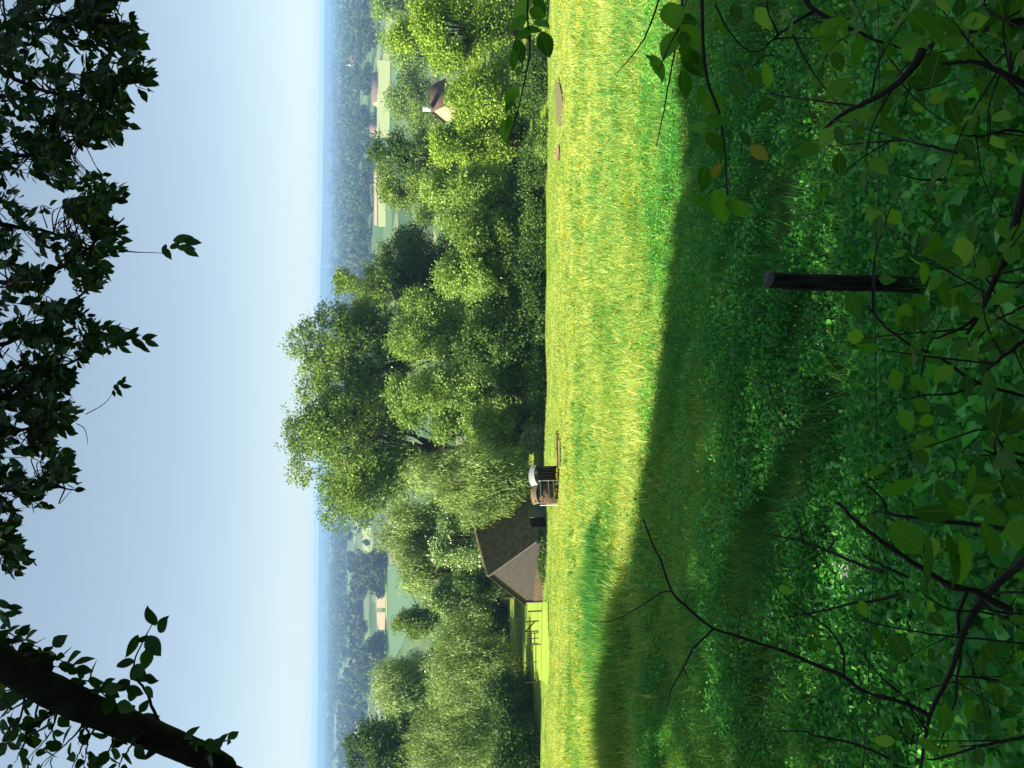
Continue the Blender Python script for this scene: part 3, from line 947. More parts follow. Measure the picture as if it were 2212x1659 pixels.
# ------------------------------------------------------------------ hay shelter, hurdle, gate, rails
M['boards'] = plain('brown_boards', (.06, .04, .028), (.12, .08, .058), 5, .85, .1, (1, 1, 8))
M['tanroof'] = plain('rusty_tin', (.10, .078, .045), (.15, .115, .07), 2, .7, .2)
M['tinroof'] = plain('bright_tin', (.24, .26, .28), (.32, .34, .36), 2, .55, .5, metal=.3)
M['hurdle'] = plain('pale_metal_rail', (.5, .5, .5), (.62, .62, .62), 5, .45, .5)
M['rail'] = plain('dark_gate_steel', (.018, .02, .018), (.035, .036, .034), 5, .7, .15)
M['oldwood'] = plain('old_rail_wood', (.025, .022, .017), (.05, .045, .036), 5, .9, .1)
Ys = 45.6
ps = PY(1205, 1047, Ys)
zs = float(hgt(ps[0], Ys))
dep = float(ps @ fwd)
u_ = dep / FD
sh = thing('hay_shelter', 'small brown slatted hay feeder under a curved tin roof at the meadow edge', 'shelter', (ps[0], Ys, zs), None, R(14))
wx = 78 * u_
MB().box((-.24 * wx, 0, .62), (.5 * wx, 1.0, .95)).build('box', M['boards'], sh)
MB().box((.27 * wx, .1, .6), (.44 * wx, .8, .95)).build('dark_inside', M['dark'], sh)
for i in range(6):
    MB().box((.06 * wx + i * .085 * wx, -.42, .62), (.045, .05, 1.0)).build('slat', M['boards'], sh)
for xx in (-.47, .47):
    for yy in (-.45, .45):
        MB().box((xx * wx, yy, .75), (.07, .07, 1.75)).build('post', M['oldwood'], sh)
for s, mm, x0_, x1_ in ((0, 'tanroof', -.53, -.02), (1, 'tinroof', -.02, .52)):
    b = MB()
    for th in (0, .04):
        gr = np.array([[(x0_ * wx + (x1_ - x0_) * wx * a, -.62 + 1.24 * q, 1.46 + .20 * math.sin(math.pi * (.12 + .76 * q)) - .16 * (2 * a - 1) ** 2 + .06 * s + th) for a in np.linspace(0, 1, 7)] for q in np.linspace(0, 1, 9)])
        i = (np.arange(8)[:, None] * 7 + np.arange(6)[None]).ravel()
        b.add(gr.reshape(-1, 3), np.stack([i, i + 1, i + 8, i + 7], 1))
    b.build('roof', M[mm], sh)
hp = PY(1208, 1064, Ys - .85)
hu = thing('metal_hurdle', 'pale metal hurdle leaning on the brown hay feeder', 'hurdle', (hp[0], Ys - .85, float(hgt(hp[0], Ys - .85))), None, R(14))
for zz in (.3, .62, 1.12):
    MB().tube([(-.72, 0, zz), (.72, .0, zz)], .024, 6).build('rail', M['hurdle'], hu)
for xx in (-.72, .72):
    MB().tube([(xx, 0, 0), (xx, 0, 1.2)], .026, 6).build('upright', M['hurdle'], hu)
for nm, pl, lb in (('mud_patch', [(1206, 950), (1207, 1010), (1212, 1012), (1212, 950)], 'bare muddy strip beside the hay shelter'), ('mud_patch', [(1204, 318), (1205, 350), (1210, 350), (1210, 316)], 'bare earth left of the pond')):
    sheet(nm, [G(*q) for q in pl], M['mud'], .1, lb)
pond = [(1199, 175), (1202, 172), (1209, 186), (1213.5, 205), (1215, 230), (1214, 262), (1210, 275), (1204, 268), (1200, 225)]
zw = POND[2] + .03
pw = np.array([ray(*q) * (zw / ray(*q)[2]) for q in pond])
wb = MB().poly(pw)
struct(wb.build('pond_water', M['water']), 'muddy brown pond at the meadow edge')

Yg = 60.5
g0, g1 = PY(1180, 1391, Yg), PY(1180, 1471, Yg)
zg_ = float(hgt((g0[0] + g1[0]) / 2, Yg)) + .25
gt = thing('field_gate', 'dark metal field gate between the willow and the barn', 'gate', ((g0[0] + g1[0]) / 2, Yg, zg_))
hw = abs(g0[0] - g1[0]) / 2
for zz in (.3, .55, .8, 1.1):
    MB().tube([(-hw, 0, zz), (hw, 0, zz)], .03, 6).build('rail', M['rail'], gt)
for xx in (-hw, .1, hw):
    MB().tube([(xx, 0, .2 if abs(xx) < hw else -.4), (xx, 0, 1.16)], .034, 6).build('upright', M['rail'], gt)
n0 = PY(1182, 1351, Yg)
br = thing('timber_stile', 'dark braced wooden rail like a letter N between gate and barn', 'stile', (n0[0], Yg, float(hgt(n0[0], Yg)) + .3))
for a_, c_ in (((-.4, 0, 0), (-.4, 0, 1.15)), ((.4, 0, 0), (.4, 0, 1.15)), ((-.4, .08, 1.05), (.4, .08, .25))):
    MB().tube([a_, c_], .055, 5).build('rail', M['oldwood'], br)
n0 = PY(1184, 1377, Yg)
br = thing('wooden_hurdle', 'small wooden hurdle next to the metal gate', 'hurdle', (n0[0], Yg, float(hgt(n0[0], Yg)) + .3))
for a_, c_ in (((-.42, 0, 0), (-.42, 0, .75)), ((0, 0, 0), (0, 0, .7)), ((.42, 0, 0), (.42, 0, .8)), ((-.45, .07, .62), (.45, .07, .6)), ((-.45, .07, .3), (.45, .07, .3))):
    MB().tube([a_, c_], .04, 5).build('rail', M['oldwood'], br)
n0 = PY(1183, 1319, Yg)
br = thing('fence_stake', 'short dark stake by the barn corner', 'stake', (n0[0], Yg, float(hgt(n0[0], Yg)) + .2))
MB().tube([(0, 0, -.3), (0.02, 0, 1.0)], .06, 6).build('stake', M['oldwood'], br)
Yp = 76.0
n0 = PY(1129, 1338, Yp)
z1 = PY(1097, 1338, Yp)[2]
zz0 = float(hgt(n0[0], Yp))
br = thing('pale_post', 'pale bare post standing on the bright lawn left of the barn', 'post', (n0[0], Yp, zz0))
MB().tube([(0, 0, -.3), (.05, 0, (z1 - zz0) * .5), (0, 0, z1 - zz0)], [.10, .09, .08], 8).build('post', M['palebark'], br)
lawn = plain('mown_lawn', (.20, .30, .035), (.27, .37, .06), .35, .9, .1)
sheet('lawn', [G(1186, 1300), G(1186, 1480), G(1130, 1462), G(1128, 1300)], lawn, .06, 'bright mown lawn beyond the gate')

# ------------------------------------------------------------------ fence in the foreground: one round post and two barbed wires
M['postwood'] = plain('dark_creosoted_wood', (.006, .005, .005), (.05, .042, .036), 14, .9, .1, (4, 4, .35), bump=.8)
M['endgrain'] = plain('grey_end_grain', (.05, .046, .042), (.12, .11, .10), 30, .9, .1)
M['wire'] = plain('dark_wire', (.02, .018, .018), (.05, .045, .04), 20, .5, .4)
Yf = 3.7
pt_ = PY(1661, 602, Yf)
zt_ = pt_[2]
zf = float(hgt(pt_[0], Yf))
fe = thing('barbed_wire_fence', 'dark round wooden fence post strung with two thin barbed wires', 'fence', (pt_[0], Yf, zf))
k_ = 16
rr = .044
b = MB()
hh = zt_ - zf
lv = np.linspace(-.3, hh, 12)
gz = np.random.default_rng(5)
flute = 1 + .05 * gz.normal(size=k_)
ring = [[(rr * (flute[j_] + .02 * gz.normal() + .05 * (1 - z_ / hh)) * math.cos(a) + .006 * math.sin(5 * z_), rr * (flute[j_] + .02 * gz.normal()) * math.sin(a), z_) for j_, a in enumerate(np.arange(k_) * 2 * math.pi / k_)] for z_ in lv]
v = np.array(ring).reshape(-1, 3)
i = (np.arange(11)[:, None] * k_ + np.arange(k_)[None])
i2 = (np.arange(11)[:, None] * k_ + (np.arange(k_)[None] + 1) % k_)
b.add(v, np.stack([i, i2, i2 + k_, i + k_], -1).reshape(-1, 4))
post = b.build('post', M['postwood'], fe, smooth=True)
MB().tube([(0, 0, hh - .002), (0, 0, hh + .006)], rr * 1.02, 16).build('end_grain', M['endgrain'], post)
inv = np.array([pt_[0], Yf, zf])
for dx_l, dx_m, dx_r, lb in ((1860, 1889, 1893, None), (1972, 2012, 2016, None)):
    pm = PY(dx_m, 605, Yf - .06)
    pl_ = PY(dx_l, 1720, Yf - .25)
    pr_ = PY(dx_r, -60, Yf + .15)
    b = MB()
    for a_, c_ in ((pl_, pm), (pm, pr_)):
        tt = np.linspace(0, 1, 30)[:, None]
        q = a_ * (1 - tt) + c_ * tt
        q[:, 2] -= .05 * np.sin(math.pi * tt[:, 0]) * np.linalg.norm(c_ - a_) * .3
        b.tube(q - inv, .003, 5)
        nb_ = int(np.linalg.norm(c_ - a_) / .11)
        for s in np.linspace(.04, .96, nb_):
            cc = a_ * (1 - s) + c_ * s - inv
            cc = cc - [0, 0, .05 * math.sin(math.pi * s) * np.linalg.norm(c_ - a_) * .3]
            for _ in range(2):
                e = unit(rng.normal(size=3)) * .014
                b.tube([cc - e, cc + e], .0013, 3)
    b.build('barbed_wire', M['wire'], fe)

# ------------------------------------------------------------------ meadow grass, buttercups, undergrowth
g = np.random.default_rng(11)


def scatter(n, y0, y1, margin=1.0, power=1.0):
    y = y0 + (y1 - y0) * g.random(n) ** power
    x = (g.random(n) * 2 - 1) * (.53 * y + margin)
    return x, y


bare = [np.array([G(*q)[:2] for q in pl]) for pl in ([(1206, 950), (1207, 1010), (1214, 1012), (1214, 950)], [(1204, 318), (1205, 350), (1212, 350), (1212, 316)], [(1195, 165), (1195, 285), (1214, 280), (1219, 250), (1219, 190)], [(1176, 1000), (1176, 1092), (1209, 1092), (1209, 1000)], [(1140, 1140), (1140, 1312), (1172, 1312), (1172, 1140)], [(1130, 1312), (1128, 1480), (1184, 1480), (1184, 1312)])]


def open_ground(x, y):
    bad = np.zeros(len(x), bool)
    for q in bare:
        c_ = np.zeros(len(x), bool)
        j = len(q) - 1
        for i in range(len(q)):
            xi, yi, xj, yj = *q[i], *q[j]
            c_ ^= ((yi > y) != (yj > y)) & (x < (xj - xi) * (y - yi) / (yj - yi + 1e-12) + xi)
            j = i
        bad |= c_
    return ~bad


lawn_x0, lawn_x1 = G(1150, 1312)[0], G(1150, 1470)[0]


def lump(x, y, s=1.0):
    return (np.sin(x * 1.3 * s + 2.1 * np.sin(y * .7 * s)) + np.sin(y * 1.7 * s + 1.3 * np.sin(x * .9 * s + 1)) + np.sin((x + y) * 2.9 * s)) / 3


gb = MB()


def blades(n, y0, y1, h0, h1, w, tuft=9, spread=.06, margin=1.0, hfun=None):
    nt_ = n // tuft
    x, y = scatter(nt_, y0, y1, margin, .85)
    k_ = open_ground(x, y)
    x, y = x[k_], y[k_]
    nt_ = len(x)
    hh = (h0 + (h1 - h0) * g.random(nt_)) * (1 + .35 * lump(x, y))
    if hfun is not None:
        hh = hh * hfun(x, y)
    tr = np.clip(.5 + .10 * lump(x, y, .35) + .09 * g.normal(size=nt_) - .36 * np.clip((15.2 - y) / 4, 0, 1), 0, 1)   # greener up by the fence, the hue of the shade put into the colour
    X = np.repeat(x, tuft) + g.normal(size=nt_ * tuft) * spread
    Y = np.repeat(y, tuft) + g.normal(size=nt_ * tuft) * spread
    Z = hgt(X, Y)
    H = np.repeat(hh, tuft) * (.55 + .7 * g.random(nt_ * tuft))
    d = np.column_stack([g.normal(size=len(X)) * .38, g.normal(size=len(X)) * .38, np.ones(len(X))])
    nrm = g.normal(size=(len(X), 3)) * [1, 1, .3]
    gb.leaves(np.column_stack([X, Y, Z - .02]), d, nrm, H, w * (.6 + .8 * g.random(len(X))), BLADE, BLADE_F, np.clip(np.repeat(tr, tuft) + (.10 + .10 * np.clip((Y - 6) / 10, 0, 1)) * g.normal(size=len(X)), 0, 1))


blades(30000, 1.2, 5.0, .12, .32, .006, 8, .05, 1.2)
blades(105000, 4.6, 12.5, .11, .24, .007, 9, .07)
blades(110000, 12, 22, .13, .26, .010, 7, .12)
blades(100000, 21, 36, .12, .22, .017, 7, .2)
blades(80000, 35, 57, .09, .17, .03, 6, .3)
# coarser tufts standing above the sward
nt_ = 3800
x, y = scatter(nt_, 11.5, 36, 1.0, .8)
k_ = open_ground(x, y) & (lump(x, y, .7) + .6 * g.normal(size=nt_) > .1)
x, y = x[k_], y[k_]
X = np.repeat(x, 11) + g.normal(size=len(x) * 11) * .11
Y = np.repeat(y, 11) + g.normal(size=len(x) * 11) * .11
d = np.column_stack([g.normal(size=len(X)) * .5, g.normal(size=len(X)) * .5, np.ones(len(X))])
gb.leaves(np.column_stack([X, Y, hgt(X, Y) - .02]), d, g.normal(size=(len(X), 3)) * [1, 1, .3], (.20 + .24 * g.random(len(X))), (.010 + .0007 * Y) * (.6 + .8 * g.random(len(X))), BLADE, BLADE_F, np.clip(np.repeat(.36 + .22 * g.normal(size=len(x)), 11) + .1 * g.normal(size=len(X)), 0, .95))
# lush tufts around the fence
nt_ = 420
x, y = scatter(nt_, 2.2, 7.5, 1.0)
X = np.repeat(x, 14) + g.normal(size=nt_ * 14) * .05
Y = np.repeat(y, 14) + g.normal(size=nt_ * 14) * .05
d = np.column_stack([g.normal(size=len(X)) * .45, g.normal(size=len(X)) * .45, np.ones(len(X))])
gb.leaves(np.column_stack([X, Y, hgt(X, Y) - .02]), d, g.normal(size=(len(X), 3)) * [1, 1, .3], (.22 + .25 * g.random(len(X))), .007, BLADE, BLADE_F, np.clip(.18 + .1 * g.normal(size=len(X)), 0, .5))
# rank tussocks along the shade line on the left, where the meadow has not been grazed
for dx, dy, rad in ((1292, 1243, .9), (1300, 1290, .8), (1320, 1330, 1.3), (1335, 1380, 1.2), (1345, 1430, 1.4), (1330, 1490, 1.5), (1325, 1560, 1.5), (1330, 1630, 1.6), (1300, 1385, .9), (1360, 1330, 1.0), (1300, 1180, .8), (1275, 1260, .6)):
    c = G(dx, dy)
    n_ = int(1500 * rad)
    X = c[0] + g.normal(size=n_) * rad * .6
    Y = c[1] + g.normal(size=n_) * rad * .6
    d = np.column_stack([g.normal(size=n_) * .35, g.normal(size=n_) * .35, np.ones(n_)])
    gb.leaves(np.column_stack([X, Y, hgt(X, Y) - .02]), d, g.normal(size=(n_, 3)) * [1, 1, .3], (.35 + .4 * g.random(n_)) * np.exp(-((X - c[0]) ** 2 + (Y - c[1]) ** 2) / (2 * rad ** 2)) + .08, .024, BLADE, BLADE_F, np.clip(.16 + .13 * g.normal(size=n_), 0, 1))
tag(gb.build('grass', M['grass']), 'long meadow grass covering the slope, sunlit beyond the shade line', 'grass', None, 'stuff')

fb = MB()
for n, y0, y1, s in ((5200, 24, 50, .042), (2600, 13, 30, .032), (700, 5, 14, .02), (3600, 28, 45, .042)):
    x, y = scatter(n, y0, y1)
    keep = (lump(x, y, .5) + .5 * g.normal(size=n) > -.25) & open_ground(x, y)
    x, y = x[keep], y[keep]
    n = len(x)
    z = hgt(x, y) + .2 + .14 * g.random(n)
    nn = g.normal(size=(n, 3)) * .5 + [0, -.2, 1]
    a = g.random(n) * 6.28
    for k in range(2):
        aa = a + k * 1.57
        d = np.column_stack([np.cos(aa), np.sin(aa), .1 * g.normal(size=n)])
        fb.leaves(np.column_stack([x, y, z]) - d * s * .5, d, nn, s, s * .9, CARD, CARD_F)
tag(fb.build('buttercups', M['flower']), 'yellow buttercups sprinkled in the meadow grass', 'buttercups', None, 'stuff')

sb_ = MB()  # tiny pale blue cards scattered over the near weeds
x, y = scatter(900, 3.2, 12)
k_ = lump(x, y, .8) > -.1
x, y = x[k_], y[k_]
sb_.leaves(np.column_stack([x, y, hgt(x, y) + .2 + .12 * g.random(len(x))]), g.normal(size=(len(x), 3)) * [1, 1, .3], g.normal(size=(len(x), 3)) * .5 + [0, -.5, 1], .016, .016, CARD, CARD_F)
tag(sb_.build('blue_specks', M['blue_speck']), 'faint blue specks dotted through the shaded weeds', 'flowers', None, 'stuff')
wb = MB()


def weeds(n, y0, y1, hmax, ls, per=7, margin=1.2, thr=-9, box=None):
    x, y = scatter(n, y0, y1, margin, .9)
    if box is not None:
        x = box[0] + (box[1] - box[0]) * g.random(n)
    keep = (lump(x, y, 1.6) > thr) & ~((np.abs(x - pt_[0]) < .22) & (y > 2.9) & (y < 3.75)) & open_ground(x, y)
    x, y = x[keep], y[keep]
    n = len(x)
    H = hmax * (.25 + .75 * g.random(n)) * (1 + .3 * lump(x, y, 1.2))
    X, Y = np.repeat(x, per), np.repeat(y, per)
    f = g.random(n * per)
    a = g.random(n * per) * 6.28
    rad = np.repeat(.25 * H, per) * (.3 + g.random(n * per))
    pos = np.column_stack([X + np.cos(a) * rad * .5, Y + np.sin(a) * rad * .5, hgt(X, Y) + np.repeat(H, per) * (.3 + .7 * f)])
    d = np.column_stack([np.cos(a), np.sin(a), -.1 + .45 * g.normal(size=len(a))])
    nn = np.column_stack([g.normal(size=len(a)) * .65, g.normal(size=len(a)) * .65, np.ones(len(a))])
    L = ls * (.5 + g.random(len(a)))
    wb.leaves(pos, d, nn, L, L * (.45 + .3 * g.random(len(a))), LEAF, LEAF_F, np.clip(np.repeat(.45 + .2 * g.normal(size=n), per) + .22 * g.normal(size=len(a)), 0, 1))


weeds(11000, 1.1, 4.8, .36, .040)
weeds(13000, 4.2, 8.5, .27, .034, thr=-.2)
weeds(16000, 7, 13.5, .25, .032, 5, thr=-.15)
weeds(3500, 13, 26, .30, .05, 6, thr=.15)
weeds(4500, 11, 14, .26, .036, 5, thr=-.3)
weeds(1100, 1.0, 3.0, .5, .065)
tag(wb.build('undergrowth', M['weeds']), 'tangle of nettles and broad leaved weeds around the fence', 'undergrowth', None, 'stuff')

# ------------------------------------------------------------------ branches and leaves close to the camera
def spl(pts, n=24):
    p = np.asarray(pts, float)
    if len(p) < 3:
        t = np.linspace(0, 1, n)[:, None]
        return p[0] * (1 - t) + p[-1] * t
    q = np.vstack([2 * p[0] - p[1], p, 2 * p[-1] - p[-2]])
    out = []
    per = max(3, n // (len(p) - 1))
    for i in range(1, len(q) - 2):
        t = np.linspace(0, 1, per, endpoint=False)[:, None]
        a, b_, c, d = q[i - 1], q[i], q[i + 1], q[i + 2]
        out.append(.5 * (2 * b_ + (c - a) * t + (2 * a - 5 * b_ + 4 * c - d) * t ** 2 + (3 * b_ - a - 3 * c + d) * t ** 3))
    out.append(p[-1:])
    return np.vstack(out)


def stem(mb, pts, d0, d1, r0, r1, n=24, wob=.004, k=6):
    """pts in photo units, running from distance d0 to d1"""
    m = len(pts)
    q = np.array([P(a, c, d0 + (d1 - d0) * i / max(1, m - 1)) for i, (a, c) in enumerate(pts)])
    s = spl(q, n)
    s = s + rng.normal(size=s.shape) * wob * .4
    mb.tube(s, np.linspace(r0, r1, len(s)), k)
    return s


def rooted(mb, s, r):
    """carry a stem on, outside the picture, from its first point down to the ground"""
    a_ = s[0]
    ox, oy, _ = project(a_[None])
    if -5 < ox[0] < 2217 and -5 < oy[0] < 1664:
        return
    side = 1.0 if oy[0] < 0 else (-1.0 if oy[0] > 1659 else 0.0)
    x_, y_ = a_[0] + .55 * side, a_[1] - .15
    mb.tube(spl([a_, a_ + np.array([.25 * side, -.05, -.1]), np.array([x_, y_, float(hgt(x_, y_)) - .05])], 10), np.linspace(r, r * 1.5, 11), 6)


def leaf_at(mb, dx, dy, L, ang, D, wr=.6, tilt=.35, rnd=None):
    """a leaf whose middle shows at (dx, dy); L its length in photo units; ang its direction in the picture (0 = right in the photo = downwards)"""
    c = P(dx, dy, D)
    ext = L / FD * D
    d = (-up) * math.cos(ang) + (-rt) * math.sin(ang) + fwd * rng.normal() * .3
    d = unit(d)
    n = -fwd + rt * rng.normal() * tilt + up * rng.normal() * tilt
    mb.leaves((c - d * ext * .5)[None], d[None], n[None], ext, ext * wr, SER, SER_F, None if rnd is None else np.array([rnd]))


def twig_leaves(mb, s, every, L, wr=.55, start=.1, droop=.5, jitter=.3, g=rng, tw=None):
    """alternate leaves along a stem s (points in metres)"""
    seg = np.linalg.norm(np.diff(s, axis=0), axis=1)
    cum = np.concatenate([[0], np.cumsum(seg)])
    T_ = cum[-1]
    pos = np.arange(start * T_, T_ + every * .5, every)
    if len(pos) == 0:
        return
    pos = np.clip(pos + g.normal(size=len(pos)) * every * .2, 0, T_)
    pt = np.column_stack([np.interp(pos, cum, s[:, i]) for i in range(3)])
    pt2 = np.column_stack([np.interp(pos + .02, np.append(cum, T_ + .05), np.append(s[:, i], s[-1, i] + (s[-1, i] - s[-2, i]) / (seg[-1] + 1e-9) * .05)) for i in range(3)])
    ax_ = unit(pt2 - pt)
    side = unit(np.cross(ax_, np.array([0, 0, 1.0]) + g.normal(size=(len(pos), 3)) * .5))
    sg = np.where(np.arange(len(pos)) % 2 == 0, 1, -1)[:, None]
    d = ax_ * .55 + side * sg * .8 + g.normal(size=(len(pos), 3)) * jitter - np.array([0, 0, droop])
    d[-1] = ax_[-1] - np.array([0, 0, droop * .5])
    n = np.array([0, 0, 1.0]) + g.normal(size=(len(pos), 3)) * .6 - fwd * .5
    Ls = L * (.6 + .65 * g.random(len(pos)))
    c = pt + unit(d) * .012
    mb.leaves(c, d, n, Ls, Ls * wr * (.85 + .3 * g.random(len(pos))), LEAF, LEAF_F)
    if tw is not None:
        for a_, b_ in zip(pt, c):
            tw.tube([a_, b_ + (b_ - a_) * .3], .0012, 3, cap=False)


# leaning trunk at the upper left of the upright view, with its own leaves
lt = thing('leaning_tree', 'dark leaning trunk with ragged leaves crossing the upper left corner against the sky', 'tree', (0, 0, 0))
b = MB()
tp = [P(-120, 1370, 3.2), P(0, 1428, 3.25), P(110, 1492, 3.3), P(250, 1556, 3.4), P(370, 1604, 3.5), P(470, 1652, 3.6), P(560, 1720, 3.7)]
xr, yr = tp[-1][0] - 1.0, tp[-1][1] - .2
tp += [np.array([xr + .4, yr + .1, tp[-1][2] * .5 + float(hgt(xr, yr)) * .5 + .5]), np.array([xr, yr, float(hgt(xr, yr)) - .3])]
s = spl(tp, 70)
b.tube(s, np.interp(np.linspace(0, 1, len(s)), [0, .3, .6, 1], [.066, .068, .056, .12]) * (1 + .025 * rng.normal(size=len(s))), 12)
# stubs, knots and a broken side shoot on the trunk
for q in range(6):
    a_ = s[int(6 + q * 8)]
    e = unit(rng.normal(size=3)) * (.06 + .04 * rng.random())
    b.tube([a_, a_ + e * .8, a_ + e * 1.25 + [0, 0, .02]], [.03, .022, .01], 5)
cr = MB()
sprig = stem(b, [(360, 1602), (318, 1500), (288, 1440), (330, 1345)], 3.5, 3.45, .008, .002)
for cx, cy, L, an, wr in ((640, 1015, 95, -1.9, .7), (690, 1050, 95, -1.0, .6), (560, 1140, 100, 1.9, .45), (650, 1140, 105, .9, .7), (620, 1195, 85, 1.6, .7), (530, 1215, 85, 2.9, .55), (590, 1265, 90, .5, .7), (640, 1280, 80, .1, .6), (518, 1308, 70, 2.6, .8), (570, 1330, 80, .6, .7), (632, 1335, 60, 1.0, .6), (610, 1395, 80, -.9, .5), (635, 1440, 90, -.1, .45), (542, 1405, 65, 2.8, .7), (605, 1110, 60, -.7, .55), (580, 1250, 80, 2.2, .8), (560, 1350, 60, 1.9, .7)):
    leaf_at(cr, cx * .5102, 813.4 + cy * .5102, L * .5, an, 3.45 + .1 * rng.normal(), wr)
for pts in (((0, 1425), (40, 1405), (90, 1410), (160, 1440)), ((60, 1455), (30, 1400), (10, 1360)), ((120, 1490), (180, 1470), (225, 1492)), ((30, 1440), (60, 1420), (110, 1400)), ((200, 1540), (150, 1600), (90, 1650)), ((150, 1515), (90, 1560), (20, 1600)), ((250, 1560), (240, 1610), (215, 1670)), ((310, 1580), (270, 1630), (245, 1680)), ((100, 1490), (30, 1530), (-10, 1560)), ((440, 1640), (470, 1610), (490, 1600)), ((380, 1605), (420, 1600), (440, 1615)), ((60, 1470), (20, 1490), (-20, 1500)), ((180, 1530), (190, 1590), (180, 1660)), ((130, 1500), (110, 1580), (60, 1640)), ((-20, 1420), (30, 1385), (90, 1400)), ((40, 1450), (80, 1430), (140, 1445)), ((150, 1510), (200, 1490), (250, 1520)), ((60, 1480), (40, 1560), (-10, 1620)), ((10, 1440), (-10, 1500), (-40, 1560)), ((220, 1550), (180, 1610), (150, 1670)), ((-30, 1400), (10, 1370), (50, 1380)), ((90, 1490), (70, 1570), (30, 1650))):
    q = stem(b, pts, 3.35, 3.3 + .25 * rng.random(), .006, .0015, 16)
    twig_leaves(cr, q, .026, .074, .66, .15, .35, .55)
b.build('trunk', M['mossbark'], lt)
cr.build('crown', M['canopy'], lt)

# canopy hanging into the picture from above
ov = thing('overhanging_tree', 'leafy branches hanging into view across the top, dark against the sky', 'tree', (0, 0, 0))
edge = np.array([(-60, 315), (0, 318), (50, 325), (100, 345), (150, 372), (180, 378), (210, 335), (250, 300), (280, 312), (300, 285), (330, 205), (360, 200), (380, 262), (410, 292), (450, 305), (480, 298), (520, 298), (560, 268), (600, 250), (640, 205), (665, 195), (690, 230), (720, 300), (745, 330), (765, 215), (800, 195), (850, 170), (900, 188), (950, 175), (1000, 186), (1050, 190), (1080, 182), (1110, 75), (1140, 48), (1180, 68), (1210, 85), (1232, 80), (1260, 5), (1275, -40)], float)
gaps = [(215, 342, 62, 26), (115, 195, 30, 22), (118, 88, 22, 14), (100, 420, 38, 30), (190, 75, 14, 16), (180, 150, 14, 20), (128, 480, 45, 26), (75, 560, 25, 14), (40, 750, 36, 20), (95, 690, 26, 14), (90, 1010, 30, 30), (30, 985, 18, 20), (60, 920, 24, 12), (10, 590, 14, 14), (62, 640, 22, 12), (35, 845, 20, 12), (150, 955, 20, 18), (125, 1075, 24, 18), (25, 320, 26, 10), (70, 265, 20, 10), (165, 635, 24, 14), (20, 1120, 12, 16)]
b, cr = MB(), MB()
g = np.random.default_rng(21)
limbs = []
for pts in (((-140, 40), (0, 150), (110, 200), (200, 190), (330, 175)), ((-140, 250), (0, 330), (90, 330), (160, 300), (280, 255)), ((-140, 420), (-10, 480), (100, 500), (200, 540), (300, 545)), ((-140, 600), (0, 610), (80, 600), (160, 560), (270, 470)), ((-140, 760), (0, 745), (90, 700), (170, 640), (235, 600)), ((-140, 900), (0, 860), (70, 810), (160, 780), (250, 710)), ((-140, 960), (0, 940), (80, 920), (180, 890)), ((-140, 1040), (-10, 1060), (80, 1050), (180, 1060)), ((-140, 1150), (-20, 1160), (40, 1190), (80, 1220)), ((-140, 150), (0, 60), (150, 40), (300, 60))):
    limbs.append(stem(b, pts, 3.3 + .5 * g.random(), 3.5 + .6 * g.random(), .014, .003, 30))
allp = np.concatenate([l_[6:] for l_ in limbs])
fork = np.array([1.7, .6, 3.4])                # the limbs meet overhead in one trunk beside the viewpoint
for l_ in limbs:
    b.tube(spl([l_[0], (l_[0] + fork) / 2 + np.array([0, 0, .25]), fork], 14), np.linspace(.014, .05, 15), 6)
b.tube(spl([fork, np.array([2.3, -.2, 1.2]), np.array([2.7, -.9, float(hgt(2.7, -.9)) - .3])], 16), np.linspace(.09, .16, 17), 9)


def wanted(dx, dy):
    lim = np.interp(dy, edge[:, 0], edge[:, 1])
    ok = (dx < lim) & (dy < 1262)
    for ex_, ey_, ea, eb in gaps:
        ok &= ((dx - ex_) / (ea * .95)) ** 2 + ((dy - ey_) / (eb * .95)) ** 2 > 1
    ok &= np.sin(dx / 21 + 1.7 * np.sin(dy / 31)) + np.sin(dy / 24 + 1.3 * np.sin(dx / 19)) < 1.25
    return ok


twn = 0
ldx, ldy, ldz = project(allp)
while twn < 1020:
    dy = g.uniform(-60, 1245)
    lim = np.interp(dy, edge[:, 0], edge[:, 1])
    dx = lim - 34 - abs(g.normal()) * 50 if g.random() < .22 else g.uniform(-90, lim - 25)
    if not wanted(np.array([dx + 8]), np.array([dy]))[0]:
        continue
    D = 3.2 + 1.3 * g.random()
    tip = P(dx, dy, D)
    # grow from the nearest limb point lying higher up
    dd = (ldx - dx) ** 2 + (ldy - dy) ** 2 + np.where(ldx > dx - 15, 9e5, 0)
    a_ = allp[np.argmin(dd)]
    if np.linalg.norm(a_ - tip) > .62:
        a_ = tip + unit((a_ - tip)[None])[0] * .62
    mid = (a_ + tip) / 2 + np.array([0, 0, .05]) + g.normal(size=3) * .03
    s = spl([a_, mid, tip], 12)
    tb = MB()
    twig_leaves(tb, s, .030, .060, .56, .3, .45, .35, g)
    if not tb.v:
        continue
    v = tb.v[0].reshape(-1, 11, 3)
    cxx, cyy, _ = project(v.mean(1))
    ok = wanted(cxx + 14, cyy)
    if ok.sum() < 2:
        continue
    cr.leaves_raw = None
    vv = v[ok].reshape(-1, 3)
    K = ok.sum()
    base = cr.n
    cr.v.append(vv)
    cr.r.append(tb.r[0].reshape(-1, 11)[ok].ravel())
    cr.uv.append(tb.uv[0].reshape(-1, 11, 2)[ok].reshape(-1, 2))
    for fs in LEAF_F:
        f = (np.arange(K) * 11)[:, None, None] + np.array(fs)[None]
        cr.loops.append((f + base).ravel())
        cr.sizes.append(np.full(K * len(fs), len(fs[0])))
    cr.n += len(vv)
    b.tube(s, np.linspace(.004, .0012, len(s)), 4)
    twn += 1
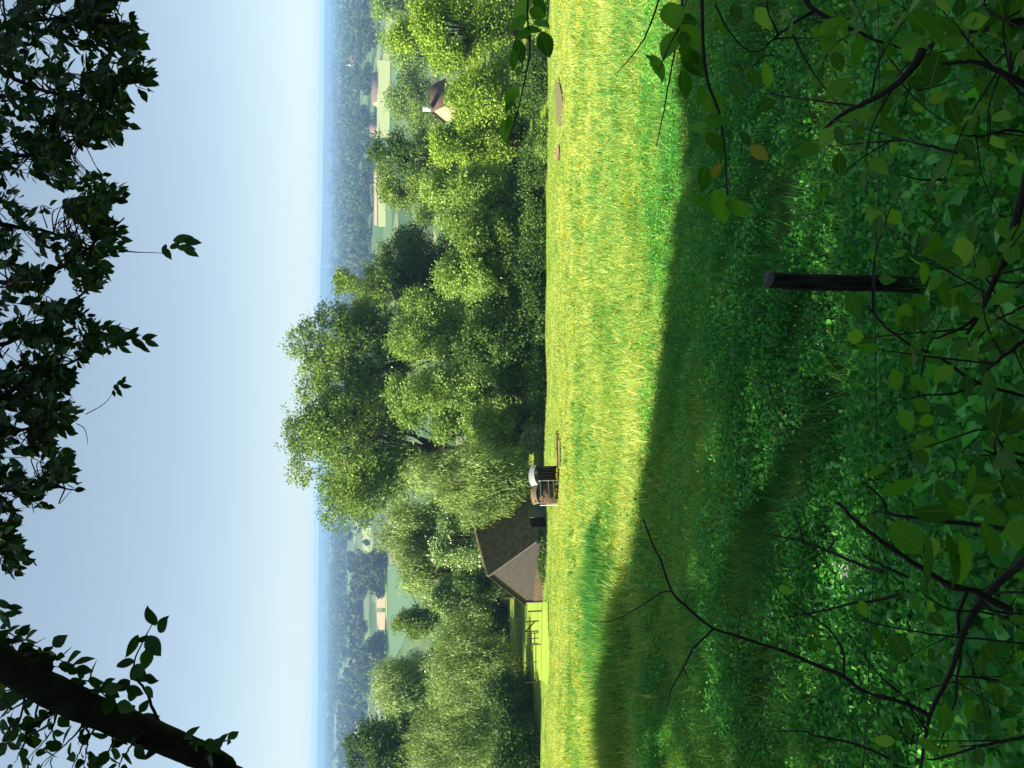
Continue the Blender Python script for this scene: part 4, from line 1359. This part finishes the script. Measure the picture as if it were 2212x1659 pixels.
# the few shoots that stick out on their own
for pts, lv in ((((300, 545), (335, 546), (372, 550)), ((362, 548, 34, .9), (378, 530, 30, -.5), (395, 516, 44, -.2), (402, 536, 40, .1), (415, 522, 38, .1), (412, 545, 36, .5), (355, 538, 24, 1.8))), (((185, 895), (225, 872), (248, 842)), ((252, 838, 24, .8), (262, 826, 24, -.3), (258, 848, 22, .9), (272, 834, 24, .1), (268, 818, 16, -.8), (246, 850, 16, 1.2))),
                (((230, 700), (280, 712), (318, 732)), ((300, 742, 38, .7), (322, 728, 34, -.2), (312, 752, 30, .8), (290, 715, 26, -.9), (328, 742, 30, .4), (262, 740, 34, .3), (270, 755, 30, .5), (272, 722, 26, -.4))), (((165, 915), (182, 925), (189, 948), (188, 960)), ())):
    stem(b, pts, 3.6, 3.6, .0022, .001, 14, .001, 4)
    for dx, dy, L, an in lv:
        leaf_at(cr, dx, dy, L, an, 3.6 + .06 * g.normal(), .5)
for dx, dy, L, an in ((10, 1305, 40, .4), (25, 1325, 36, -.2), (8, 1335, 34, .9), (32, 1312, 30, .2), (-8, 1320, 40, .3), (18, 1345, 30, 1.2), (40, 1322, 24, 0)):
    leaf_at(cr, dx, dy, L, an, 3.7, .5)
stem(b, [(-140, 1290), (-40, 1310), (20, 1325)], 3.7, 3.7, .004, .0015, 10)
b.build('branches', M['darkbark'], ov)
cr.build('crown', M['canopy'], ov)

# twig with leaves hanging before the bright trees and the pond
b, cr = MB(), MB()
tw = thing('leafy_twig', 'thin twig with a few ragged leaves hanging before the bright trees and the pond', 'twig', (0, 0, 0))
rooted(b, stem(b, [(1142, -60), (1140, 40), (1145, 105), (1136, 160), (1122, 225), (1108, 275), (1094, 312)], 1.9, 1.9, .003, .0012, 30, .001), .003)
for dx, dy, L, an, wr in ((1178, 96, 56, 1.1, .75), (1170, 52, 44, .6, .7), (1160, 30, 40, .2, .8), (1128, 20, 60, 1.9, .6), (1120, 50, 50, 2.4, .6), (1150, 65, 40, .2, .6), (1122, 110, 52, 1.3, .6), (1110, 130, 44, 1.6, .55), (1120, 155, 34, 1.7, .5), (1106, 205, 48, 2.2, .55), (1100, 225, 38, 2.0, .5), (1092, 285, 56, 1.4, .45), (1098, 265, 44, 1.9, .4), (1165, 12, 46, .9, .7), (1130, 75, 40, 2.8, .6)):
    leaf_at(cr, dx, dy, L, an, 1.9 + .04 * rng.normal(), wr)
b.build('stem', M['darkbark'], tw)
cr.build('leaves', M['bushleaf'], tw)

# sapling shoots reaching in from the right, over the shade line
b, cr = MB(), MB()
tw = thing('beech_sapling', 'arching shoots with round holed leaves reaching in from the right over the shade line', 'sapling', (0, 0, 0))
for pts, r0 in (([(1440, -50), (1402, 60), (1372, 112), (1333, 157)], .0028), ([(1480, -50), (1466, 60), (1448, 160), (1432, 250), (1418, 314)], .0028), ([(1515, -50), (1519, 100), (1530, 180), (1552, 240), (1566, 330), (1572, 458)], .0045), ([(1545, 10), (1570, 60), (1608, 104), (1645, 108), (1690, 62)], .0025), ([(1466, 60), (1440, 110), (1424, 150), (1405, 128)], .0018), ([(1530, 180), (1500, 190)], .0015), ([(1572, 400), (1540, 410), (1525, 425)], .0016), ([(1552, 240), (1535, 215)], .0014), ([(1500, -50), (1475, 20), (1455, 30)], .002), ([(1600, 330), (1610, 300), (1650, 290)], .0016), ([(1625, 145), (1655, 120), (1700, 125)], .0015)):
    rooted(b, stem(b, pts, 1.8, 1.85, r0, r0 * .4, 24, .001), r0)
for dx, dy, L, an, wr in ((1452, 34, 62, 1.3, .95), (1487, 46, 40, .4, .8), (1492, 78, 66, .7, .75), (1478, 88, 46, 1.5, .7), (1446, 98, 62, 2.0, .75), (1420, 146, 66, 1.2, .55), (1478, 182, 62, 1.4, .85), (1500, 138, 78, .8, .6), (1488, 118, 60, .3, .6), (1540, 222, 62, .5, .75), (1514, 205, 44, 1.8, .6), (1510, 275, 50, 1.5, .6), (1545, 260, 54, .2, .6), (1545, 310, 64, .8, .65), (1520, 386, 66, 1.8, .6), (1516, 438, 56, .6, .65), (1556, 445, 84, 1.1, .55), (1596, 450, 66, 0.4, .55), (1545, 370, 40, 2.2, .6), (1560, 60, 50, .8, .6), (1590, 30, 50, 1.4, .6), (1630, 170, 56, 1.2, .6), (1640, 330, 50, .6, .6), (1610, 300, 40, 1.2, .5), (1404, 126, 26, .8, .4), (1650, 40, 60, 1.0, .6)):
    leaf_at(cr, dx, dy, L, an, 1.82 + .05 * rng.normal(), wr)
b.build('stems', M['darkbark'], tw)
cr.build('leaves', M['bushleaf'], tw)


def q3(l_, ox=1627, oy=0, k=.3268):
    return [(ox + a * k, oy + c * k) for a, c in l_]


def bush(name, label, stems, D0, D1, nl, L, extra=(), seed=1, cat='bush', leafm='bushleaf'):
    """stems: (points in photo units, root radius, leafiness)"""
    t = thing(name, label, cat, (0, 0, 0))
    b, cr = MB(), MB()
    gg = np.random.default_rng(seed)
    for pts, r0, lf in stems:
        s = stem(b, pts, D0 + (D1 - D0) * gg.random(), D0 + (D1 - D0) * gg.random(), r0, r0 * .35, 28, .0015)
        rooted(b, s, r0)
        if lf:
            seg = np.linalg.norm(np.diff(s, axis=0), axis=1).sum()
            m = int(lf * seg / .3)
            for _ in range(m):                       # side shoots carrying leaves
                i = gg.integers(3, len(s))
                a_ = s[i]
                e = a_ + unit(gg.normal(size=3) * [1, .6, .8] + [0, 0, .25]) * (.08 + .18 * gg.random())
                q = spl([a_, (a_ + e) / 2 + [0, 0, .015], e], 8)
                b.tube(q, np.linspace(.0022, .0009, len(q)), 4)
                twig_leaves(cr, q, .03, L, .58, .3, .2, .45, gg)
    for dx, dy, LL, an, wr in extra:
        leaf_at(cr, dx, dy, LL, an, D0 + (D1 - D0) * gg.random() * .4, wr, .3)
    b.build('stems', M['darkbark'], t)
    if cr.v:
        cr.build('leaves', M[leafm], t)
    return t


bush('hazel_bush', 'dark leafy bush with crooked stems filling the bottom right corner of the upright view', [
    (q3([(330, -120), (350, 0), (410, 70), (560, 150), (800, 260), (940, 305), (1090, 350)]), .007, 2.5),
    (q3([(1120, 330), (1050, 450), (900, 590), (700, 700), (580, 760), (480, 850)]), .009, 9),
    (q3([(1900, 120), (1650, 170), (1400, 210), (1250, 250), (1120, 330)]), .010, 7),
    (q3([(1900, 600), (1720, 520), (1600, 460), (1450, 410), (1250, 420)]), .008, 5),
    (q3([(1690, -80), (1685, 200), (1700, 400), (1720, 560), (1850, 680)]), .006, 3),
    (q3([(1350, 1010), (1100, 950), (940, 910), (700, 840)]), .0035, 3),
    (q3([(1250, 1190), (1100, 1185), (990, 1160)]), .003, 2),
    (q3([(410, 70), (300, 130), (180, 220), (80, 300)]), .004, 2),
    (q3([(1550, -60), (1520, 30), (1600, 100), (1800, 200)]), .005, 5),
    (q3([(1900, 900), (1700, 860), (1500, 900), (1300, 880)]), .004, 4),
    (q3([(1080, 600), (1240, 560), (1350, 520)]), .002, 1),
], 1.45, 1.9, 0, .05, [(2020, 150, 90, 1.9, .75), (2000, 60, 110, .9, .7), (1975, 110, 80, 1.5, .65), (2170, 40, 100, 1.2, .8), (2140, 190, 80, .6, .6), (1850, 110, 70, 1.7, .65), (1790, 90, 60, 1.9, .5), (1820, 55, 50, 1.2, .5), (2110, 130, 70, 1.6, .6), (2060, 240, 70, .9, .6)], 5)

bush('bramble', 'thick dark bent stem with large pale green leaves at the bottom centre', [
    (q3([(2330, -90), (2186, 504)], 0, 0, 1) + [(2157, 581), (2135, 635), (2120, 668), (2090, 722)], .0085, 3),
    ([(2230, 860), (2114, 827), (2037, 777), (1958, 740), (1905, 697), (1873, 660)], .004, .6),
    ([(2120, 668), (2090, 700), (2045, 722), (2010, 735)], .004, 2),
    ([(2114, 827), (2060, 850), (2000, 853), (1960, 862)], .003, 2),
    ([(2260, 700), (2180, 760), (2130, 800)], .005, 9),
    ([(2260, 900), (2190, 920), (2100, 930)], .004, 9),
    ([(2260, 560), (2220, 600), (2170, 640)], .004, 7),
    ([(2260, 1010), (2200, 980), (2120, 985)], .004, 6),
    ([(2250, 640), (2150, 690), (2060, 700)], .003, 3),
], 1.3, 1.7, 0, .046, [(2200, 520, 80, 1.9, .7), (2015, 535, 70, 2.6, .7), (2050, 560, 60, .4, .6), (2080, 545, 66, 1.2, .7), (1950, 680, 56, 2.0, .6), (1962, 700, 50, 1.0, .55), (1845, 660, 70, 1.2, .5), (1965, 770, 52, 1.8, .6), (1935, 820, 50, 1.4, .7), (1985, 830, 50, .8, .7), (1995, 590, 50, 1.6, .6), (2040, 640, 64, 1.1, .5)], 6)

q4 = lambda l_: q3(l_, 1627, 868, .2648)
bush('young_lime_shoot', 'shoot with a few very large toothed pale green leaves at the bottom left of centre', [
    (q4([(2500, 1090), (2200, 1050), (1700, 990), (1300, 940), (1110, 910), (1050, 790), (900, 650)]), .005, 0),
    (q4([(2100, 1700), (1870, 1580), (1800, 1540), (1600, 1490), (1350, 1340), (1120, 1190), (880, 1010), (690, 820)]), .007, 0),
    (q4([(1050, 1390), (900, 1340), (620, 1220), (400, 1140), (100, 1070)]), .0035, 1),
    (q4([(620, 1200), (660, 1130), (620, 1080)]), .002, 0),
    (q4([(410, 1140), (370, 1000), (310, 870)]), .002, .5),
    (q4([(1130, 1180), (1140, 1020), (1110, 910)]), .002, 0),
    (q4([(1110, 910), (1040, 895), (930, 915)]), .002, 0),
    (q4([(1270, 1430), (1000, 1310), (890, 1240)]), .003, 1),
    (q4([(2400, 560), (2150, 480), (1980, 430), (1880, 390)]), .004, 5),
], 1.15, 1.45, 0, .07, [(1627 + a * .2648, 868 + c * .2648, L * .2648, an, wr) for a, c, L, an, wr in ((1190, 690, 330, -.45, .5), (1000, 985, 190, .7, .55), (1260, 1110, 400, .75, .62), (1500, 900, 380, -.05, .55), (1455, 1180, 180, 1.4, .8), (1415, 1280, 520, 1.45, .17), (1620, 1270, 470, 1.75, .32), (1960, 920, 290, .7, .55), (1850, 680, 330, .3, .6), (1560, 750, 260, 1.2, .5), (1770, 640, 300, 1.9, .3), (1670, 860, 200, .4, .8), (1700, 1280, 420, 1.5, .5), (1940, 1130, 320, 1.1, .5), (2120, 690, 240, .9, .7), (1900, 760, 200, 1.5, .35), (1380, 450, 150, 1.0, .7), (1420, 150, 180, -.2, .6), (1250, 150, 200, 1.2, .7), (1380, 30, 160, .6, .7), (2150, 850, 240, .5, .7), (1400, 1540, 100, 1, .6))], 7)

q5 = lambda l_: q3(l_, 1627, 1247, .2648)
bush('thorn_bush', 'bare branching thorn stems with pale leaves behind, bottom left corner of the upright view', [
    (q5([(2250, -180), (2050, 0), (1870, 180), (1750, 370), (1680, 560), (1600, 800), (1440, 1130), (1390, 1400), (1340, 1660)]), .010, 1.5),
    (q5([(2330, 560), (2212, 540), (1600, 480), (1250, 430), (860, 345), (700, 270)]), .003, .5),
    (q5([(2330, 900), (2212, 880), (1900, 830), (1620, 800)]), .006, 1),
    (q5([(1740, 120), (1670, 330), (1690, 620), (1660, 850), (1650, 1000), (1560, 1250), (1500, 1450)]), .0045, 1.5),
    (q5([(2330, 1270), (2212, 1300), (1850, 1380), (1500, 1480), (1380, 1480)]), .005, 2.5),
    (q5([(1120, 1480), (830, 1360), (500, 1290), (410, 1255), (150, 1255)]), .003, .8),
    (q5([(1200, 140), (1000, 190), (820, 210), (600, 265), (430, 300), (300, 320)]), .004, .3),
    (q5([(1210, 950), (1090, 860), (900, 640), (760, 450)]), .003, .6),
    (q5([(1870, 180), (1820, 110), (1620, 90), (1480, 10)]), .007, 1),
    (q5([(2330, 130), (2100, 120), (1980, 130)]), .005, 1),
    (q5([(2330, 400), (2100, 340), (1850, 280), (1600, 260), (1400, 150)]), .004, 1),
    (q5([(1900, 230), (1980, 280), (2200, 300)]), .006, 1),
    (q5([(1740, 600), (1850, 900), (1900, 1150), (1920, 1320)]), .002, 1.5),
    (q5([(1430, 1280), (1300, 1080), (1200, 950)]), .003, .8),
    (q5([(1260, 1000), (1330, 1180), (1400, 1270)]), .003, .8),
], 1.6, 2.1, 0, .046, [(1627 + a * .2648, 1247 + c * .2648, L * .2648, an, wr) for a, c, L, an, wr in ((1450, 270, 170, 1.6, .7), (1010, 480, 180, 1.2, .6), (1200, 560, 220, .9, .8), (1330, 210, 120, 2.3, .6), (1450, 640, 140, 1.2, .5), (1570, 620, 120, .9, .4), (1560, 1150, 220, 1.7, .7), (1440, 1370, 180, .5, .7), (2170, 650, 130, 1.5, .8), (1930, 620, 200, 1.0, .7), (1360, 920, 130, 1.8, .4), (1650, 1300, 130, 1.3, .4), (900, 260, 160, 1.2, .6), (620, 560, 140, .6, .5), (480, 560, 180, .9, .4), (260, 100, 120, .4, .7), (1990, 980, 180, 1.4, .6), (1760, 1090, 200, 1.6, .6), (1500, 340, 160, .8, .7))], 8)

q6 = lambda l_: q3(l_, 1139, 1030, .3792)
bush('bare_twig', 'long bare arching twig with side shoots crossing the shaded meadow at left', [
    (q5([(1440, 1130), (1250, 1030), (900, 930), (740, 810), (500, 710), (250, 600), (0, 530)])[:-1] + q6([(1430, 985), (1200, 905), (1060, 865), (900, 735), (820, 650), (760, 480), (715, 390), (660, 240)]), .0062, 0),
    (q6([(820, 650), (760, 660), (660, 730), (500, 815), (385, 822)]), .0022, 0),
    (q6([(1060, 865), (950, 975), (890, 1085), (825, 1200), (800, 1310)]), .0030, 0),
    (q6([(900, 735), (905, 690), (935, 650)]), .0016, 0),
    (q6([(1205, 905), (1205, 830), (1215, 790), (1185, 745)]), .0018, 0),
    (q6([(890, 1085), (905, 1120), (920, 1160)]), .0016, 0),
    (q6([(950, 975), (920, 970), (900, 978)]), .0012, 0),
    (q5([(740, 810), (730, 600), (620, 430), (430, 290), (290, 190), (170, 60), (130, -40)]), .0032, 0),
], 1.9, 1.96, 0, .05, [], 9, 'twig')

# white umbels in the undergrowth
ub = MB()
g = np.random.default_rng(4)
fl = thing('white_umbel', 'little cluster of white flowers in the undergrowth below the large leaves', 'flower', G(1955, 1222))
base = np.array(fl.location)
st = MB().tube([(0, 0, -.02), (.01, 0, .2), (0, 0, .36)], .003, 5)
for k in range(26):
    e = np.array([g.normal() * .05, g.normal() * .05, .40 + .015 * g.normal()])
    st.tube([(0, 0, .34), e], .001, 3, cap=False)
    for j in range(4):
        a = g.random() * 6.28
        ub.leaves(e[None], np.array([[math.cos(a), math.sin(a), .1]]), np.array([[0, -.3, 1.0]]), .011, .009, CARD, CARD_F)
st.build('stem', M['bushleaf'], fl)
ub.build('petals', M['white_flower'], fl)

# ------------------------------------------------------------------ the wood the photographer stands in: its shade falls over the near meadow
edge_pts = [(1495, -250), (1480, 0), (1475, 200), (1470, 420), (1455, 600), (1432, 700), (1428, 800), (1400, 900), (1396, 1000), (1394, 1100), (1380, 1200), (1362, 1260), (1335, 1330), (1328, 1420), (1308, 1500), (1312, 1600), (1310, 1700), (1306, 1950)]
ep = np.array([G(q[0] + 30, q[1]) for q in edge_pts])
o_ = np.argsort(ep[:, 0])
ep = ep[o_]
g = np.random.default_rng(31)
wd_, wt_ = MB(), MB()


def ey_at(x):
    return np.interp(x, ep[:, 0], ep[:, 1])


NC = 2600
x = g.uniform(-17, 10, NC)
yb = ey_at(x)
y = yb - .9 - (yb + 13) * g.random(NC) ** 1.4
first = g.random(NC) < .40
yb = yb + np.where(x < -3, .9 * np.sin(2.3 * x) * np.sin(5.1 * x + 1), .75 * np.sin(3.1 * x) * np.sin(1.3 * x + 2))   # ragged tree tops
y = np.where(first, yb - .55 - .9 * g.random(NC), y)
z = hgt(x, y) + np.where(first, 0, np.where(y < 6, g.uniform(-.5, 3.4, NC), 0))
Lr = g.uniform(13, 20, NC)
Lr = np.maximum(Lr, (x + .56 * np.abs(y) + 3.0 + 2 * g.random(NC)) / (-sun_dir[0]))
cc = np.column_stack([x, y, z]) + sun_dir * Lr[:, None]
per = 16
Cc = np.repeat(cc, per, 0) + g.normal(size=(NC * per, 3)) * .42
NB = 170                                     # unseen leaf clumps added to keep sun off the bank by the fence
cb_ = np.column_stack([g.uniform(-2.2, 2.4, NB), g.uniform(.7, 4.2, NB), g.uniform(-3.2, -.5, NB)]) + sun_dir * g.uniform(6.5, 12, NB)[:, None]
Cc = np.concatenate([Cc, np.repeat(cb_, per, 0) + g.normal(size=(NB * per, 3)) * .35])
wd_.leaves(Cc, g.normal(size=Cc.shape), g.normal(size=Cc.shape) * .6 + sun_dir, .30 + .25 * g.random(len(Cc)), .26, CARD, CARD_F)
# leaves overhead and behind the camera
NO = 500
po = np.column_stack([g.uniform(-7, 7, NO), g.uniform(-9, .4, NO), g.uniform(2.6, 7.5, NO)])
wd_.leaves(po, g.normal(size=po.shape), g.normal(size=po.shape) * .6 + [0, 0, 1], .22 + .2 * g.random(NO), .2, CARD, CARD_F)
for k in range(26):
    i = g.integers(NC)
    c_ = cc[i]
    if c_[1] > ep[0, 1] + 2:
        continue
    zg2 = float(hgt(c_[0], c_[1]))
    wt_.tube([(c_[0], c_[1], zg2 - .3), (c_[0] + .2, c_[1], (zg2 + c_[2]) / 2), tuple(c_)], [.22, .16, .06], 7)
wo = wd_.build('woodland', M['wood'])
tag(wo, 'leafy wood behind and left of the viewpoint whose shade covers the near meadow, with unseen clumps added to keep sun off the bank', 'wood', None, 'stuff')
wt_.build('trunks', M['bark'], wo)

# ------------------------------------------------------------------ haze over the valley
def haze_mat(n, out):
    v = n.nodes.new('ShaderNodeVolumePrincipled')
    v.inputs['Color'].default_value = (.33, .58, 1.0, 1)
    v.inputs['Density'].default_value = 2.1e-4
    v.inputs['Anisotropy'].default_value = 0
    n.links.new(v.outputs[0], out.inputs['Volume'])


hz = MB().box((0, 3325, -26.75), (15400, 6830, 89.5)).build('haze', mat('valley_haze', haze_mat))
hz['kind'] = 'stuff'
hz['label'] = 'bluish summer haze lying over the valley'
